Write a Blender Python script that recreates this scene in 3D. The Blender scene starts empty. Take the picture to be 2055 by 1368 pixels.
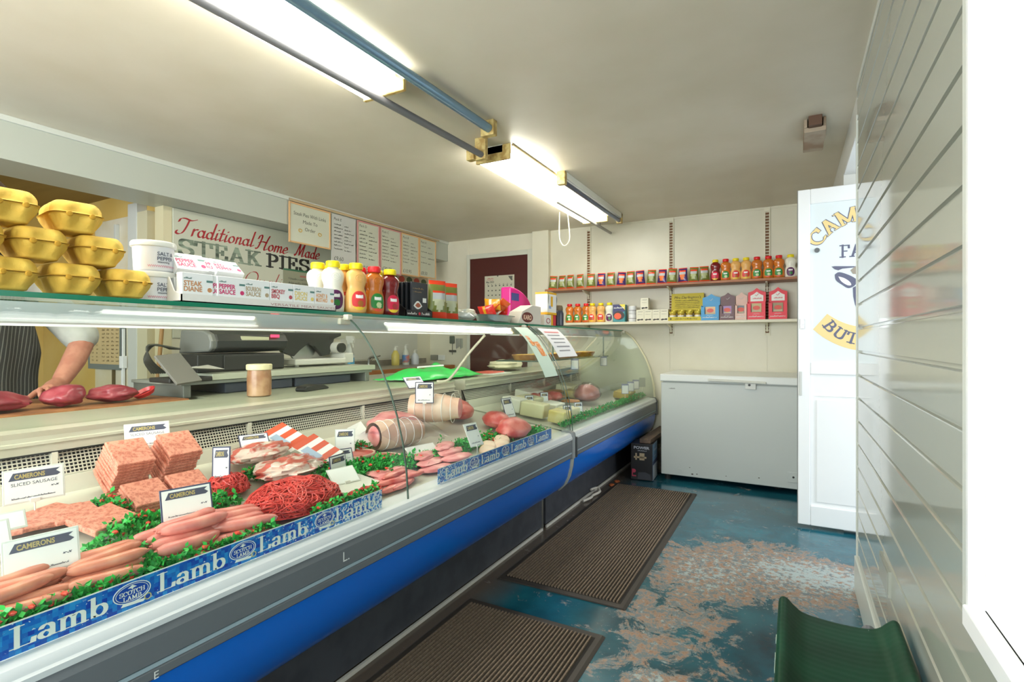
import bpy, bmesh, math, random
from mathutils import Vector, Matrix, Euler, noise as mnoise
S = bpy.context.scene
COL = S.collection
rnd = random.Random(11)
PI = math.pi
# ---------------------------------------------------------------- camera
cd = bpy.data.cameras.new('camera'); cam = bpy.data.objects.new('camera', cd); COL.objects.link(cam)
cd.sensor_fit = 'HORIZONTAL'; cd.sensor_width = 36.0; cd.lens = 1040.0 / 2055 * 36
cam.location = (0, 0, 1.13); cam.rotation_euler = (PI / 2, 0, math.radians(28.4)); cd.clip_start = .02
S.camera = cam
# ---------------------------------------------------------------- view, world, daylight, added fill
S.view_settings.view_transform = 'Standard'; S.view_settings.look = 'None'
S.view_settings.exposure = 0.9; S.view_settings.gamma = 1.0; S.view_settings.use_curve_mapping = False
W = bpy.data.worlds.new('daylight'); S.world = W; W.use_nodes = True
bg = W.node_tree.nodes['Background']; bg.inputs[0].default_value = (.86, .93, 1.0, 1); bg.inputs[1].default_value = .8
cy = S.cycles
cy.max_bounces = 7; cy.diffuse_bounces = 4; cy.glossy_bounces = 4; cy.transmission_bounces = 6; cy.transparent_max_bounces = 20
cy.caustics_reflective = False; cy.caustics_refractive = False; cy.sample_clamp_indirect = 4.0
cy.use_denoising = True; cy.use_adaptive_sampling = True; cy.adaptive_threshold = .02
def area(name, loc, rot, sx, sy, power, col=(1, 1, 1)):
    l = bpy.data.lights.new(name, 'AREA'); l.shape = 'RECTANGLE'; l.size = sx; l.size_y = sy; l.energy = power; l.color = col
    o = bpy.data.objects.new(name, l); COL.objects.link(o); o.location = loc; o.rotation_euler = rot
    return o
area('daylight_window_right', (.85, .25, 1.2), (0, math.radians(112), 0), 1.3, 1.6, 4, (.93, .97, 1))
area('daylight_doorway', (2.3, 3.0, 1.9), (0, math.radians(70), 0), 2.0, 2.0, 32, (.95, .98, 1))
area('fill_behind_camera', (-1.9, -1.75, 1.4), (math.radians(99), 0, 0), 3.2, 1.5, 104, (.95, .98, 1))  # soft fill lamp added behind the camera, at an unseen shop window
# ---------------------------------------------------------------- materials
def lin(c):
    if isinstance(c, str):
        c = c.lstrip('#'); c = [int(c[i:i + 2], 16) / 255 for i in (0, 2, 4)]
    return tuple(x / 12.92 if x <= .04045 else ((x + .055) / 1.055) ** 2.4 for x in c) + (1,)
MATS = {}
def mt(name, col, rough=.5, metal=0, col2=None, scale=8, lo=.4, hi=.6, bump=0, bscale=60, coat=0, emit=0, alpha=1, spec=None, sss=0, stretch=None, detail=4):
    if name in MATS: return MATS[name]
    m = bpy.data.materials.new(name); m.use_nodes = True; MATS[name] = m
    nt = m.node_tree; b = nt.nodes['Principled BSDF']; N = nt.nodes.new; L = nt.links.new
    b.inputs['Base Color'].default_value = lin(col); b.inputs['Roughness'].default_value = rough; b.inputs['Metallic'].default_value = metal
    if spec is not None: b.inputs['Specular IOR Level'].default_value = spec
    if coat: b.inputs['Coat Weight'].default_value = coat; b.inputs['Coat Roughness'].default_value = .08
    if alpha < 1: b.inputs['Alpha'].default_value = alpha
    if emit: b.inputs['Emission Color'].default_value = lin(col); b.inputs['Emission Strength'].default_value = emit
    if sss:
        b.inputs['Subsurface Weight'].default_value = sss; b.inputs['Subsurface Radius'].default_value = (.01, .004, .003); b.inputs['Subsurface Scale'].default_value = .6
    if col2 or bump:
        tc = N('ShaderNodeTexCoord'); src = tc.outputs['Object']
        if stretch:
            mp = N('ShaderNodeMapping'); mp.inputs['Scale'].default_value = stretch; L(src, mp.inputs[0]); src = mp.outputs[0]
    if col2:
        n = N('ShaderNodeTexNoise'); n.inputs['Scale'].default_value = scale; n.inputs['Detail'].default_value = detail; L(src, n.inputs['Vector'])
        r = N('ShaderNodeValToRGB'); r.color_ramp.elements[0].position = lo; r.color_ramp.elements[1].position = hi
        r.color_ramp.elements[0].color = lin(col); r.color_ramp.elements[1].color = lin(col2)
        L(n.outputs[0], r.inputs[0]); L(r.outputs[0], b.inputs['Base Color'])
    if bump:
        n2 = N('ShaderNodeTexNoise'); n2.inputs['Scale'].default_value = bscale; n2.inputs['Detail'].default_value = 3; L(src, n2.inputs['Vector'])
        bp = N('ShaderNodeBump'); bp.inputs['Strength'].default_value = bump; bp.inputs['Distance'].default_value = .004
        L(n2.outputs[0], bp.inputs['Height']); L(bp.outputs[0], b.inputs['Normal'])
    return m
def glass_mat(name, tint, ior=1.45, rough=.0):
    m = bpy.data.materials.new(name); m.use_nodes = True; MATS[name] = m
    nt = m.node_tree; N = nt.nodes.new; L = nt.links.new
    nt.nodes.remove(nt.nodes['Principled BSDF']); out = nt.nodes['Material Output']
    t = N('ShaderNodeBsdfTransparent'); t.inputs[0].default_value = lin(tint)
    g = N('ShaderNodeBsdfGlossy'); g.inputs[1].default_value = rough
    lw = N('ShaderNodeLayerWeight'); lw.inputs[0].default_value = .5; pw = N('ShaderNodeMath'); pw.operation = 'POWER'; pw.inputs[1].default_value = 5; L(lw.outputs['Facing'], pw.inputs[0])
    f0 = ((ior - 1) / (ior + 1)) ** 2; ma = N('ShaderNodeMath'); ma.operation = 'MULTIPLY_ADD'; ma.inputs[1].default_value = .6 - f0; ma.inputs[2].default_value = f0; L(pw.outputs[0], ma.inputs[0])
    mx = N('ShaderNodeMixShader'); L(ma.outputs[0], mx.inputs[0]); L(t.outputs[0], mx.inputs[1]); L(g.outputs[0], mx.inputs[2]); L(mx.outputs[0], out.inputs[0])
    return m
WHITE = mt('white_paint', '#e9ebe8', .4)
# ---------------------------------------------------------------- mesh builder
def sm(pts, n=5):
    """Catmull-Rom through pts"""
    P = [Vector(p) for p in pts]; out = []
    for i in range(len(P) - 1):
        p0 = P[max(i - 1, 0)]; p1 = P[i]; p2 = P[i + 1]; p3 = P[min(i + 2, len(P) - 1)]
        for k in range(n):
            t = k / n
            out.append(.5 * ((2 * p1) + (p2 - p0) * t + (2 * p0 - 5 * p1 + 4 * p2 - p3) * t * t + (3 * p1 - p0 - 3 * p2 + p3) * t ** 3))
    out.append(P[-1]); return out
_txt = {}
def text_geo(s, bold=0.0, shear=0.0, space=1.0):
    k = (s, bold, shear, space)
    if k in _txt: return _txt[k]
    c = bpy.data.curves.new('t', 'FONT'); c.body = s; c.size = 1; c.offset = bold; c.shear = shear; c.resolution_u = 3; c.space_character = space
    o = bpy.data.objects.new('t', c); COL.objects.link(o)
    dg = bpy.context.evaluated_depsgraph_get(); me = o.evaluated_get(dg).to_mesh()
    v = [(p.co.x, p.co.y) for p in me.vertices]; f = [tuple(q.vertices) for q in me.polygons]
    bpy.data.objects.remove(o); bpy.data.curves.remove(c)
    w = (min(p[0] for p in v), max(p[0] for p in v)) if v else (0, 0)
    _txt[k] = (v, f, w); return _txt[k]
def arc(cx, cy, rx, ry, a0, a1, n=14):
    return [(cx + rx * math.cos(math.radians(a0 + (a1 - a0) * i / n)), cy + ry * math.sin(math.radians(a0 + (a1 - a0) * i / n))) for i in range(n + 1)]
def _ft(x, w=.1, y=.03): return [(x - w, y), (x + w, y)]
SERIF = {
 'L': (.74, [[(.22, 0), (.22, 1)], _ft(.22, .12, .97), [(.1, .03), (.64, .03)], [(.63, .03), (.66, .26)]]),
 'a': (.58, [[(.42, .06), (.42, .42)], arc(.26, .42, .16, .2, 0, 165), arc(.24, .17, .16, .16, 0, 360), [(.42, .03), (.5, .03)]]),
 'm': (.88, [[(.13, 0), (.13, .6)], [(.43, 0), (.43, .42)], [(.73, 0), (.73, .42)], [(.05, .6), (.13, .6)], arc(.28, .42, .15, .2, 0, 180), arc(.58, .42, .15, .2, 0, 180), _ft(.13, .08), _ft(.43, .08), _ft(.73, .08)]),
 'b': (.64, [[(.14, .03), (.14, 1)], [(.05, .97), (.14, .97)], arc(.34, .3, .2, .29, 0, 360)]),
 'S': (.68, [arc(.33, .74, .23, .24, 30, 270), arc(.33, .26, .25, .24, 90, -160), [(.55, .74), (.55, .97)], [(.09, .03), (.09, .28)]]),
 'T': (.74, [[(.35, 0), (.35, 1)], [(.04, .96), (.66, .96)], [(.04, .96), (.02, .72)], [(.66, .96), (.68, .72)], _ft(.35, .15)]),
 'E': (.7, [[(.19, 0), (.19, 1)], [(.06, .96), (.56, .96)], [(.19, .5), (.4, .5)], [(.06, .04), (.58, .04)], [(.56, .96), (.57, .74)], [(.58, .04), (.6, .28)], [(.42, .38), (.42, .62)]]),
 'A': (.78, [[(.12, .03), (.36, .97)], [(.36, .97), (.62, .03)], [(.2, .34), (.54, .34)], _ft(.1, .1), _ft(.62, .12)]),
 'K': (.78, [[(.18, 0), (.18, 1)], [(.2, .4), (.58, .96)], [(.34, .56), (.62, .03)], _ft(.18, .12), _ft(.18, .12, .96), _ft(.62, .1), _ft(.57, .1, .96)]),
 'P': (.68, [[(.18, 0), (.18, 1)], [(.06, .96), (.34, .96)], [(.18, .46), (.34, .46)], arc(.34, .71, .22, .25, 90, -90), _ft(.18, .12)]),
 'I': (.38, [[(.18, 0), (.18, 1)], _ft(.18, .12), _ft(.18, .12, .96)]),
 'C': (.78, [arc(.42, .5, .34, .47, 48, 312), [(.67, .66), (.67, .96)]]),
 'O': (.82, [arc(.42, .5, .34, .47, 0, 360)]),
 'N': (.86, [[(.15, 0), (.15, 1)], [(.15, .97), (.68, .03)], [(.68, .03), (.68, 1)], _ft(.15, .1), _ft(.68, .1, .96)]),
 'R': (.76, [[(.18, 0), (.18, 1)], [(.06, .96), (.34, .96)], [(.18, .5), (.34, .5)], arc(.34, .73, .2, .23, 90, -90), [(.36, .5), (.62, .03)], _ft(.18, .12), _ft(.64, .08)]),
 'H': (.84, [[(.17, 0), (.17, 1)], [(.65, 0), (.65, 1)], [(.17, .5), (.65, .5)], _ft(.17, .11), _ft(.65, .11), _ft(.17, .11, .96), _ft(.65, .11, .96)]),
 'M': (.96, [[(.14, 0), (.14, 1)], [(.78, 0), (.78, 1)], [(.14, .97), (.46, .1)], [(.46, .1), (.78, .97)], _ft(.14, .1), _ft(.78, .1), _ft(.1, .06, .96), _ft(.82, .06, .96)]),
 'F': (.66, [[(.19, 0), (.19, 1)], [(.06, .96), (.56, .96)], [(.19, .5), (.42, .5)], [(.56, .96), (.57, .74)], _ft(.19, .13)]),
 'B': (.72, [[(.18, 0), (.18, 1)], [(.06, .96), (.36, .96)], [(.06, .04), (.38, .04)], [(.18, .52), (.38, .52)], arc(.36, .74, .18, .22, 90, -90), arc(.38, .28, .22, .24, 90, -90)]),
 'U': (.82, [[(.18, .3), (.18, 1)], [(.64, .3), (.64, 1)], arc(.41, .3, .23, .27, 180, 360), _ft(.18, .12, .96), _ft(.64, .1, .96)]),
 ' ': (.4, [])}
def _s(*p): return [tuple(q[:2]) for q in sm([(a, b, 0) for a, b in p], 5)]
SCRIPT = {
 'T': (.82, [_s((0, .72), (.06, .92), (.3, .97), (.62, .9), (.9, 1)), _s((.52, .93), (.48, .5), (.38, .12), (.2, 0), (.04, .06), (.06, .2))]),
 'r': (.36, [[(.1, .44), (.1, 0)], _s((.1, .26), (.2, .42), (.33, .42))]),
 'a': (.5, [arc(.2, .21, .16, .21, 0, 360), _s((.36, .44), (.36, .08), (.42, 0), (.52, .1))]),
 'd': (.5, [arc(.2, .21, .16, .21, 0, 360), _s((.38, 1), (.36, .08), (.42, 0), (.52, .1))]),
 'i': (.27, [_s((.1, .44), (.09, .08), (.15, 0), (.27, .1)), [(.13, .62), (.14, .66)]]),
 't': (.3, [_s((.12, .78), (.09, .08), (.15, 0), (.28, .1)), [(0, .46), (.28, .46)]]),
 'o': (.44, [arc(.2, .21, .16, .21, 0, 360)]),
 'n': (.47, [[(.08, .44), (.08, 0)], _s((.08, .26), (.2, .43), (.31, .38), (.31, .06), (.37, 0), (.46, .1))]),
 'l': (.27, [_s((.12, 1), (.09, .1), (.15, 0), (.27, .1))]),
 'H': (.9, [_s((.02, .7), (.1, .95), (.26, .9), (.2, .3), (.1, .02), (0, .06)), _s((.78, 1), (.66, .5), (.62, .08), (.7, 0), (.84, .1)), _s((.12, .45), (.4, .55), (.7, .5))]),
 'm': (.7, [[(.08, .44), (.08, 0)], _s((.08, .26), (.2, .43), (.31, .38), (.31, 0)), _s((.31, .26), (.43, .43), (.54, .38), (.54, .06), (.6, 0), (.7, .1))]),
 'e': (.42, [_s((.06, .2), (.32, .26), (.28, .42), (.16, .43), (.04, .22), (.08, .04), (.2, 0), (.4, .12))]),
 'M': (.95, [_s((0, .1), (.08, 0), (.18, .3), (.34, .95)), [(.34, .95), (.42, .06)], [(.42, .06), (.74, .95)], _s((.74, .95), (.7, .08), (.78, 0), (.92, .1))]),
 'Q': (.8, [arc(.38, .5, .34, .48, 0, 360), _s((.3, .2), (.5, .1), (.8, -.1))]),
 'u': (.48, [_s((.08, .44), (.08, .08), (.16, 0), (.32, .14)), _s((.34, .44), (.34, .08), (.4, 0), (.48, .1))]),
 'y': (.46, [_s((.08, .44), (.08, .1), (.16, .02), (.32, .14)), _s((.34, .44), (.32, -.2), (.2, -.36), (.04, -.26))]),
 ' ': (.38, [])}
def hull(pts):
    pts = sorted(set((round(a, 5), round(b, 5)) for a, b in pts))
    def half(ps):
        h = []
        for p in ps:
            while len(h) > 1 and (h[-1][0] - h[-2][0]) * (p[1] - h[-2][1]) - (h[-1][1] - h[-2][1]) * (p[0] - h[-2][0]) <= 0: h.pop()
            h.append(p)
        return h[:-1]
    return half(pts) + half(pts[::-1])
class MB:
    def __init__(s): s.v = []; s.f = []; s.m = []; s.cur = 0
    def add(s, vs, fs, M=None):
        o = len(s.v)
        s.v += [tuple(M @ Vector(p)) for p in vs] if M else [tuple(p) for p in vs]
        s.f += [tuple(i + o for i in q) for q in fs]; s.m += [s.cur] * len(fs); return s
    def c(s, i): s.cur = i; return s
    def box(s, x0, y0, z0, x1, y1, z1, M=None):
        return s.add([(x, y, z) for z in (z0, z1) for y in (y0, y1) for x in (x0, x1)],
                     [(0, 2, 3, 1), (4, 5, 7, 6), (0, 1, 5, 4), (2, 6, 7, 3), (0, 4, 6, 2), (1, 3, 7, 5)], M)
    def quad(s, *p): return s.add(p, [tuple(range(len(p)))])
    def tube(s, pts, r, n=8, cap=True, M=None):
        P = [Vector(p) for p in pts]; k = len(P); R = r if isinstance(r, (list, tuple)) else [r] * k
        vs = []; t0 = (P[1] - P[0]).normalized(); a = t0.orthogonal().normalized()
        for i in range(k):
            t = (P[min(i + 1, k - 1)] - P[max(i - 1, 0)]).normalized()
            a = (a - t * a.dot(t)); a = a.normalized() if a.length > 1e-6 else t.orthogonal().normalized()
            b = t.cross(a)
            for j in range(n):
                w = 2 * PI * j / n; vs.append(P[i] + (a * math.cos(w) + b * math.sin(w)) * R[i])
        fs = [(i * n + j, i * n + (j + 1) % n, (i + 1) * n + (j + 1) % n, (i + 1) * n + j) for i in range(k - 1) for j in range(n)]
        if cap: fs += [tuple(range(n))[::-1], tuple((k - 1) * n + j for j in range(n))]
        return s.add(vs, fs, M)
    def cyl(s, p0, p1, r, n=16, M=None): return s.tube([p0, p1], r, n, True, M)
    def lathe(s, prof, n=20, c=(0, 0, 0), sx=1, sy=1, M=None, cap=True):
        k = len(prof); vs = [(c[0] + r * sx * math.cos(2 * PI * j / n), c[1] + r * sy * math.sin(2 * PI * j / n), c[2] + z) for r, z in prof for j in range(n)]
        fs = [(i * n + j, i * n + (j + 1) % n, (i + 1) * n + (j + 1) % n, (i + 1) * n + j) for i in range(k - 1) for j in range(n)]
        if cap: fs += [tuple(range(n))[::-1], tuple((k - 1) * n + j for j in range(n))]
        return s.add(vs, fs, M)
    def prism(s, poly, a0, a1, ax='y', M=None):
        n = len(poly); mk = {'x': lambda p, a: (a, p[0], p[1]), 'y': lambda p, a: (p[0], a, p[1]), 'z': lambda p, a: (p[0], p[1], a)}[ax]
        return s.add([mk(p, a) for a in (a0, a1) for p in poly], [(i, (i + 1) % n, n + (i + 1) % n, n + i) for i in range(n)] + [tuple(range(n))[::-1], tuple(range(n, 2 * n))], M)
    def sheet(s, prof, a0, a1, th, ax='y', na=1):
        """a curved sheet of thickness th: open profile of 2D points extruded along ax"""
        P = [Vector((p[0], p[1])) for p in prof]; off = []
        for i in range(len(P)):
            t = (P[min(i + 1, len(P) - 1)] - P[max(i - 1, 0)]).normalized(); off.append(P[i] + Vector((-t.y, t.x)) * th)
        return s.prism([tuple(p) for p in P] + [tuple(p) for p in off[::-1]], a0, a1, ax)
    def grid(s, fn, nu, nv, wrap=False, M=None):
        vs = [fn(i / nu, j / nv) for i in range(nu + 1) for j in range(nv + (0 if wrap else 1))]; w = nv if wrap else nv + 1
        fs = [(i * w + j, i * w + (j + 1) % w, (i + 1) * w + (j + 1) % w, (i + 1) * w + j) for i in range(nu) for j in range(nv)]
        return s.add(vs, fs, M)
    def blob(s, c, r, amp=.15, fq=2.0, seed=0, nu=14, nv=22, flat=0, M=None):
        def fn(u, v):
            th = PI * u; ph = 2 * PI * v
            d = Vector((math.sin(th) * math.cos(ph), math.sin(th) * math.sin(ph), math.cos(th)))
            k = 1 + amp * mnoise.noise(d * fq + Vector((seed * 7.3, seed * 3.1, seed)))
            z = d.z * r[2] * k
            if z < 0: z *= (1 - flat)
            return (c[0] + d.x * r[0] * k, c[1] + d.y * r[1] * k, c[2] + z)
        return s.grid(fn, nu, nv, True, M)
    def text(s, t, o, ux, uz, h, al='c', bold=0.0, shear=0.0, fit=None, space=1.0):
        v, f, w = text_geo(t, bold, shear, space); ux = Vector(ux); uz = Vector(uz); o = Vector(o); wd = w[1] - w[0]
        kx = h if fit is None else fit / max(wd, 1e-6)
        x0 = {'c': (w[0] + w[1]) / 2, 'l': w[0], 'r': w[1]}[al]
        return s.add([o + ux * (x - x0) * kx + uz * y * h for x, y in v], f)
    def strokes(s, t, font, o, ux, uz, h, nib=(.09, .02), ang=0, al='l', fit=None, shear=0, bend=None):
        tot = sum(font[c][0] for c in t); k = h if fit is None else fit / tot; ux = Vector(ux); uz = Vector(uz); o = Vector(o)
        x = -tot / 2 if al == 'c' else 0; ca, sa = math.cos(ang), math.sin(ang)
        n1 = (nib[0] * ca * h / k, nib[0] * sa); n2 = (-nib[1] * sa * h / k, nib[1] * ca); cs = [(n1[0] * i + n2[0] * j, n1[1] * i + n2[1] * j) for i in (-1, 1) for j in (-1, 1)]
        def mp(px, py):
            px += shear * py
            if bend:
                # bend = radius in units of h: letters stand on an arc (positive: arch, negative: bowl)
                R = bend; a = px * k / h / R; rr = (R + py)
                return o + ux * (rr * math.sin(a)) * h + uz * (rr * math.cos(a) - R) * h
            return o + ux * px * k + uz * py * h
        nrm = ux.cross(uz).normalized(); lay = 0
        for c in t:
            adv, st = font[c]
            for pl in st:
                for a, b in zip(pl, pl[1:]):
                    hp = hull([(x + p[0] + q[0], p[1] + q[1]) for p in (a, b) for q in cs])
                    if len(hp) > 2: lay += 1; s.add([mp(*p) + nrm * (.00003 * (lay % 11)) for p in hp], [tuple(range(len(hp)))])
            x += adv
        return s
    def build(s, name, mats, parent=None, smooth=None, bevel=0, world=False, seg=2, subsurf=0):
        me = bpy.data.meshes.new(name); vs = s.v
        if world and parent is not None:
            L = Vector((0, 0, 0)); q_ = parent
            while q_ is not None: L = L + q_.location; q_ = q_.parent
            vs = [(p[0] - L[0], p[1] - L[1], p[2] - L[2]) for p in vs]
        me.from_pydata(vs, [], s.f); me.validate()
        for m in (mats if isinstance(mats, (list, tuple)) else [mats]): me.materials.append(m)
        if len(s.m) == len(me.polygons): me.polygons.foreach_set('material_index', s.m)
        bm = bmesh.new(); bm.from_mesh(me); bmesh.ops.recalc_face_normals(bm, faces=bm.faces); bm.to_mesh(me); bm.free()
        if smooth is not None:
            me.polygons.foreach_set('use_smooth', [True] * len(me.polygons)); me.set_sharp_from_angle(angle=math.radians(smooth))
        o = bpy.data.objects.new(name, me); COL.objects.link(o)
        if parent is not None: o.parent = parent
        if bevel:
            md = o.modifiers.new('bevel', 'BEVEL'); md.width = bevel; md.segments = seg; md.limit_method = 'ANGLE'; md.angle_limit = math.radians(40)
        if subsurf:
            md = o.modifiers.new('sub', 'SUBSURF'); md.levels = subsurf; md.render_levels = subsurf
        return o
def tag(o, label, cat, group=None, kind=None):
    o['label'] = label; o['category'] = cat
    if group: o['group'] = group
    if kind: o['kind'] = kind
    return o
def thing(name, label, cat, loc=(0, 0, 0), rz=0, group=None):
    o = bpy.data.objects.new(name, None); COL.objects.link(o); o.location = loc; o.rotation_euler = (0, 0, rz); o.empty_display_size = .05
    return tag(o, label, cat, group)
def struct(o, label=None):
    o['kind'] = 'structure'
    if label: o['label'] = label
    return o
def dup(root, loc=None, rz=None, label=None, group=None, rot=None):
    def cp(o, par):
        c = o.copy(); COL.objects.link(c)
        if par is not None: c.parent = par
        for ch in list(o.children): cp(ch, c)
        return c
    r = cp(root, None)
    if loc is not None: r.location = loc
    if rz is not None: r.rotation_euler = (0, 0, rz)
    if rot is not None: r.rotation_euler = rot
    if label: r['label'] = label
    if group: r['group'] = group
    return r
X, Y, Z = (1, 0, 0), (0, 1, 0), (0, 0, 1)
# ================================================================ the setting
CREAM = mt('cream_wall_board', '#dedac6', .35, col2='#d5d0ba', scale=2.5, lo=.35, hi=.7)
CEIL = mt('ceiling_paint', '#d6cfbe', .45, col2='#cec6b2', scale=3, lo=.3, hi=.75, bump=.12, bscale=25)
UPVC = mt('white_upvc', '#eef0f0', .22, spec=.5)
CLAD = mt('glossy_cladding', '#a2a59a', .07, bump=.05, bscale=4, stretch=(1, .6, 5))
GREYW = mt('pale_grey_gloss', '#ccd0c8', .3)
def floor_mat():
    m = bpy.data.materials.new('worn_teal_floor_paint'); m.use_nodes = True; nt = m.node_tree; N = nt.nodes.new; L = nt.links.new; b = nt.nodes['Principled BSDF']
    tc = N('ShaderNodeTexCoord')
    def noise(sc, det=6, dist=0, rough=.6):
        n = N('ShaderNodeTexNoise'); n.inputs['Scale'].default_value = sc; n.inputs['Detail'].default_value = det; n.inputs['Distortion'].default_value = dist; n.inputs['Roughness'].default_value = rough; L(tc.outputs['Object'], n.inputs['Vector']); return n.outputs[0]
    def ramp(x, stops):
        r = N('ShaderNodeValToRGB'); e = r.color_ramp.elements
        while len(e) < len(stops): e.new(.5)
        for k, (p, c) in enumerate(stops): e[k].position = p; e[k].color = lin(c)
        L(x, r.inputs[0]); return r.outputs[0]
    def math_(op, a, c):
        n = N('ShaderNodeMath'); n.operation = op
        for k, q in ((0, a), (1, c)):
            if isinstance(q, (int, float)): n.inputs[k].default_value = q
            else: L(q, n.inputs[k])
        return n.outputs[0]
    def mix(f, a, c):
        n = N('ShaderNodeMix'); n.data_type = 'RGBA'; L(f, n.inputs[0])
        for k, q in ((6, a), (7, c)):
            if isinstance(q, str): n.inputs[k].default_value = lin(q)
            else: L(q, n.inputs[k])
        return n.outputs[2]
    teal = ramp(noise(4), [(.3, '#143f4b'), (.5, '#1a5463'), (.75, '#226878')])
    conc = ramp(noise(26, 12, .2, .82), [(.28, '#5d4234'), (.42, '#8a6a55'), (.485, '#a58873'), (.515, '#6f7779'), (.56, '#4f6d79'), (.62, '#8b7463'), (.75, '#c2b3a4')])
    # the worn tracks: where feet turn between the door and the counter
    sp = N('ShaderNodeSeparateXYZ'); L(tc.outputs['Object'], sp.inputs[0])
    def spot(cx_, cy_, rx, ry):
        a = math_('DIVIDE', math_('SUBTRACT', sp.outputs[0], cx_), rx); c = math_('DIVIDE', math_('SUBTRACT', sp.outputs[1], cy_), ry)
        d = math_('ADD', math_('MULTIPLY', a, a), math_('MULTIPLY', c, c)); return math_('MAXIMUM', math_('SUBTRACT', 1, d), 0)
    track = math_('ADD', spot(-.12, 2.82, .62, .48), math_('MULTIPLY', spot(-.44, 2.2, .32, .75), .62))
    track = math_('ADD', track, math_('MULTIPLY', spot(-.36, 1.72, .16, .1), 1.0))
    track = math_('ADD', track, math_('MULTIPLY', spot(.2, 2.9, .4, .22), .8))
    nz = noise(7, 10, .6, .76)
    wear = math_('ADD', math_('MULTIPLY', track, .3), nz)
    f = ramp(wear, [(.59, '#000000'), (.66, '#ffffff')])
    f2 = ramp(math_('ADD', math_('MULTIPLY', track, .13), noise(34, 10, .3, .78)), [(.64, '#000000'), (.69, '#ffffff')])
    col = mix(f, teal, conc); col = mix(f2, col, '#9fadae')
    # walked-in grime along the foot of the counter
    g = math_('MINIMUM', math_('MULTIPLY', math_('MAXIMUM', math_('SUBTRACT', 1, math_('DIVIDE', math_('ABSOLUTE', math_('SUBTRACT', sp.outputs[0], -1.33), 0), .26)), 0), 1.3), .92)
    col = mix(g, col, '#66574b'); L(col, b.inputs['Base Color'])
    L(ramp(f, [(0, '#5a5a5a'), (1, '#c4c4c4')]), b.inputs['Roughness'])
    bp = N('ShaderNodeBump'); bp.inputs['Strength'].default_value = .25; bp.inputs['Distance'].default_value = .003; L(nz, bp.inputs['Height']); L(bp.outputs[0], b.inputs['Normal'])
    return m
XR, YB, ZC, XL = .27, 5.0, 2.29, -3.82
struct(MB().box(-5.9, -1.8, -.12, 1.9, YB + .1, 0).build('floor', floor_mat()))
struct(MB().box(XL - .05, -1.8, ZC, 1.0, YB + .1, ZC + .1).build('ceiling', CEIL))
# right wall: masonry with a window recess and the doorway
w = MB()
w.box(XR, -1.8, 0, .72, -.75, ZC).box(XR, -.75, 0, .72, 1.09, .70).box(XR, -.75, 2.16, .72, 1.09, ZC).box(XR, 1.09, 0, .72, 2.81, ZC)
w.box(XR, 2.81, 2.13, .72, 3.66, ZC).box(XR, 3.66, 0, .72, YB, ZC)
wr = struct(w.build('wall_right', mt('white_plaster', '#d2d3cd', .5)))
def clad(y0, y1, z0, z1):
    p = [(XR, z0)]; z = z0
    while z < z1 - .001:
        zt = min(z + .1034, z1)
        p += [(XR - .012, z + .002), (XR - .012, zt - .012), (XR - .009, zt - .010), (XR - .004, zt - .008), (XR - .004, zt)]; z = zt
    p.append((XR, z1)); return p
c = MB()
def planks(y0, y1, z0, z1):
    pr = clad(y0, y1, z0, z1); n = len(pr)
    c.prism(pr, y0, y1, 'y')
planks(1.115, 2.80, .157, ZC - .03); planks(-1.8, 1.115, .157, .674)
c.build('cladding', CLAD, wr)
MB().box(XR - .016, 2.795, .157, XR, 2.812, 2.15).box(XR - .014, -1.8, ZC - .03, XR, 2.81, ZC).box(XR - .018, 1.10, .66, XR, 1.13, ZC - .03).build('edge_strip', GREYW, wr, bevel=.002)
struct(MB().box(XR - .022, -1.8, 0, XR, 2.815, .157).build('baseboard_right', GREYW, bevel=.004))
tr = MB().box(XR - .02, 1.085, .69, XR + .03, 1.102, 2.16).box(XR - .025, -.76, .665, XR + .03, 1.10, .70)
struct(tr.build('trim_1', UPVC, bevel=.003))
# window in the right wall, close beside the camera
wf = MB()
for a in ((-.75, .70, -.69, 2.16), (1.03, .70, 1.09, 2.16), (.14, .70, .2, 2.16)): wf.box(.60, a[0], a[1], .67, a[2], a[3])
for a in ((.70, .76), (2.10, 2.16), (1.72, 1.77)): wf.box(.60, -.75, a[0], .67, 1.09, a[1])
win = struct(wf.build('window_1', UPVC, bevel=.004))
MB().box(.63, -.74, .71, .636, 1.08, 2.15).build('pane', glass_mat('window_glass', '#f4faf8'), win)
MB().box(.27, -.75, .70, .62, 1.09, .715).build('sill', UPVC, win, bevel=.004)
MB().box(.27, 1.078, .715, .60, 1.09, 2.16).box(.27, -.75, 2.148, .60, 1.09, 2.16).build('reveal_lining', mt('reveal_paint', '#cfd0ca', .45), win)
# door frame and the open white door
dfm = MB().box(.62, 2.81, 0, .70, 2.87, 2.13).box(.62, 3.60, 0, .70, 3.66, 2.13).box(.62, 2.81, 2.05, .70, 3.66, 2.13).box(.27, 2.81, 0, .62, 2.822, 2.13).box(.27, 2.81, 2.118, .62, 3.66, 2.13)
struct(dfm.build('trim_2', UPVC, bevel=.004))
DX0, DX1, DY = .03, .72, 3.60
d1 = bpy.data.objects.new('door_1', None); COL.objects.link(d1); d1.location = (DX0, DY, .02); struct(d1, 'open white door with frosted glass lettered in gold and blue')
f = MB()
f.box(DX0, DY, .02, DX0 + .066, DY + .05, 2.045).box(DX1 - .066, DY, .02, DX1, DY + .05, 2.045).box(DX0 + .066, DY, 1.955, DX1 - .066, DY + .05, 2.045).box(DX0 + .066, DY, .02, DX1 - .066, DY + .05, .14).box(DX0 + .066, DY, .93, DX1 - .066, DY + .05, 1.0)
f.build('door_frame', UPVC, d1, bevel=.005, world=True)
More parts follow.
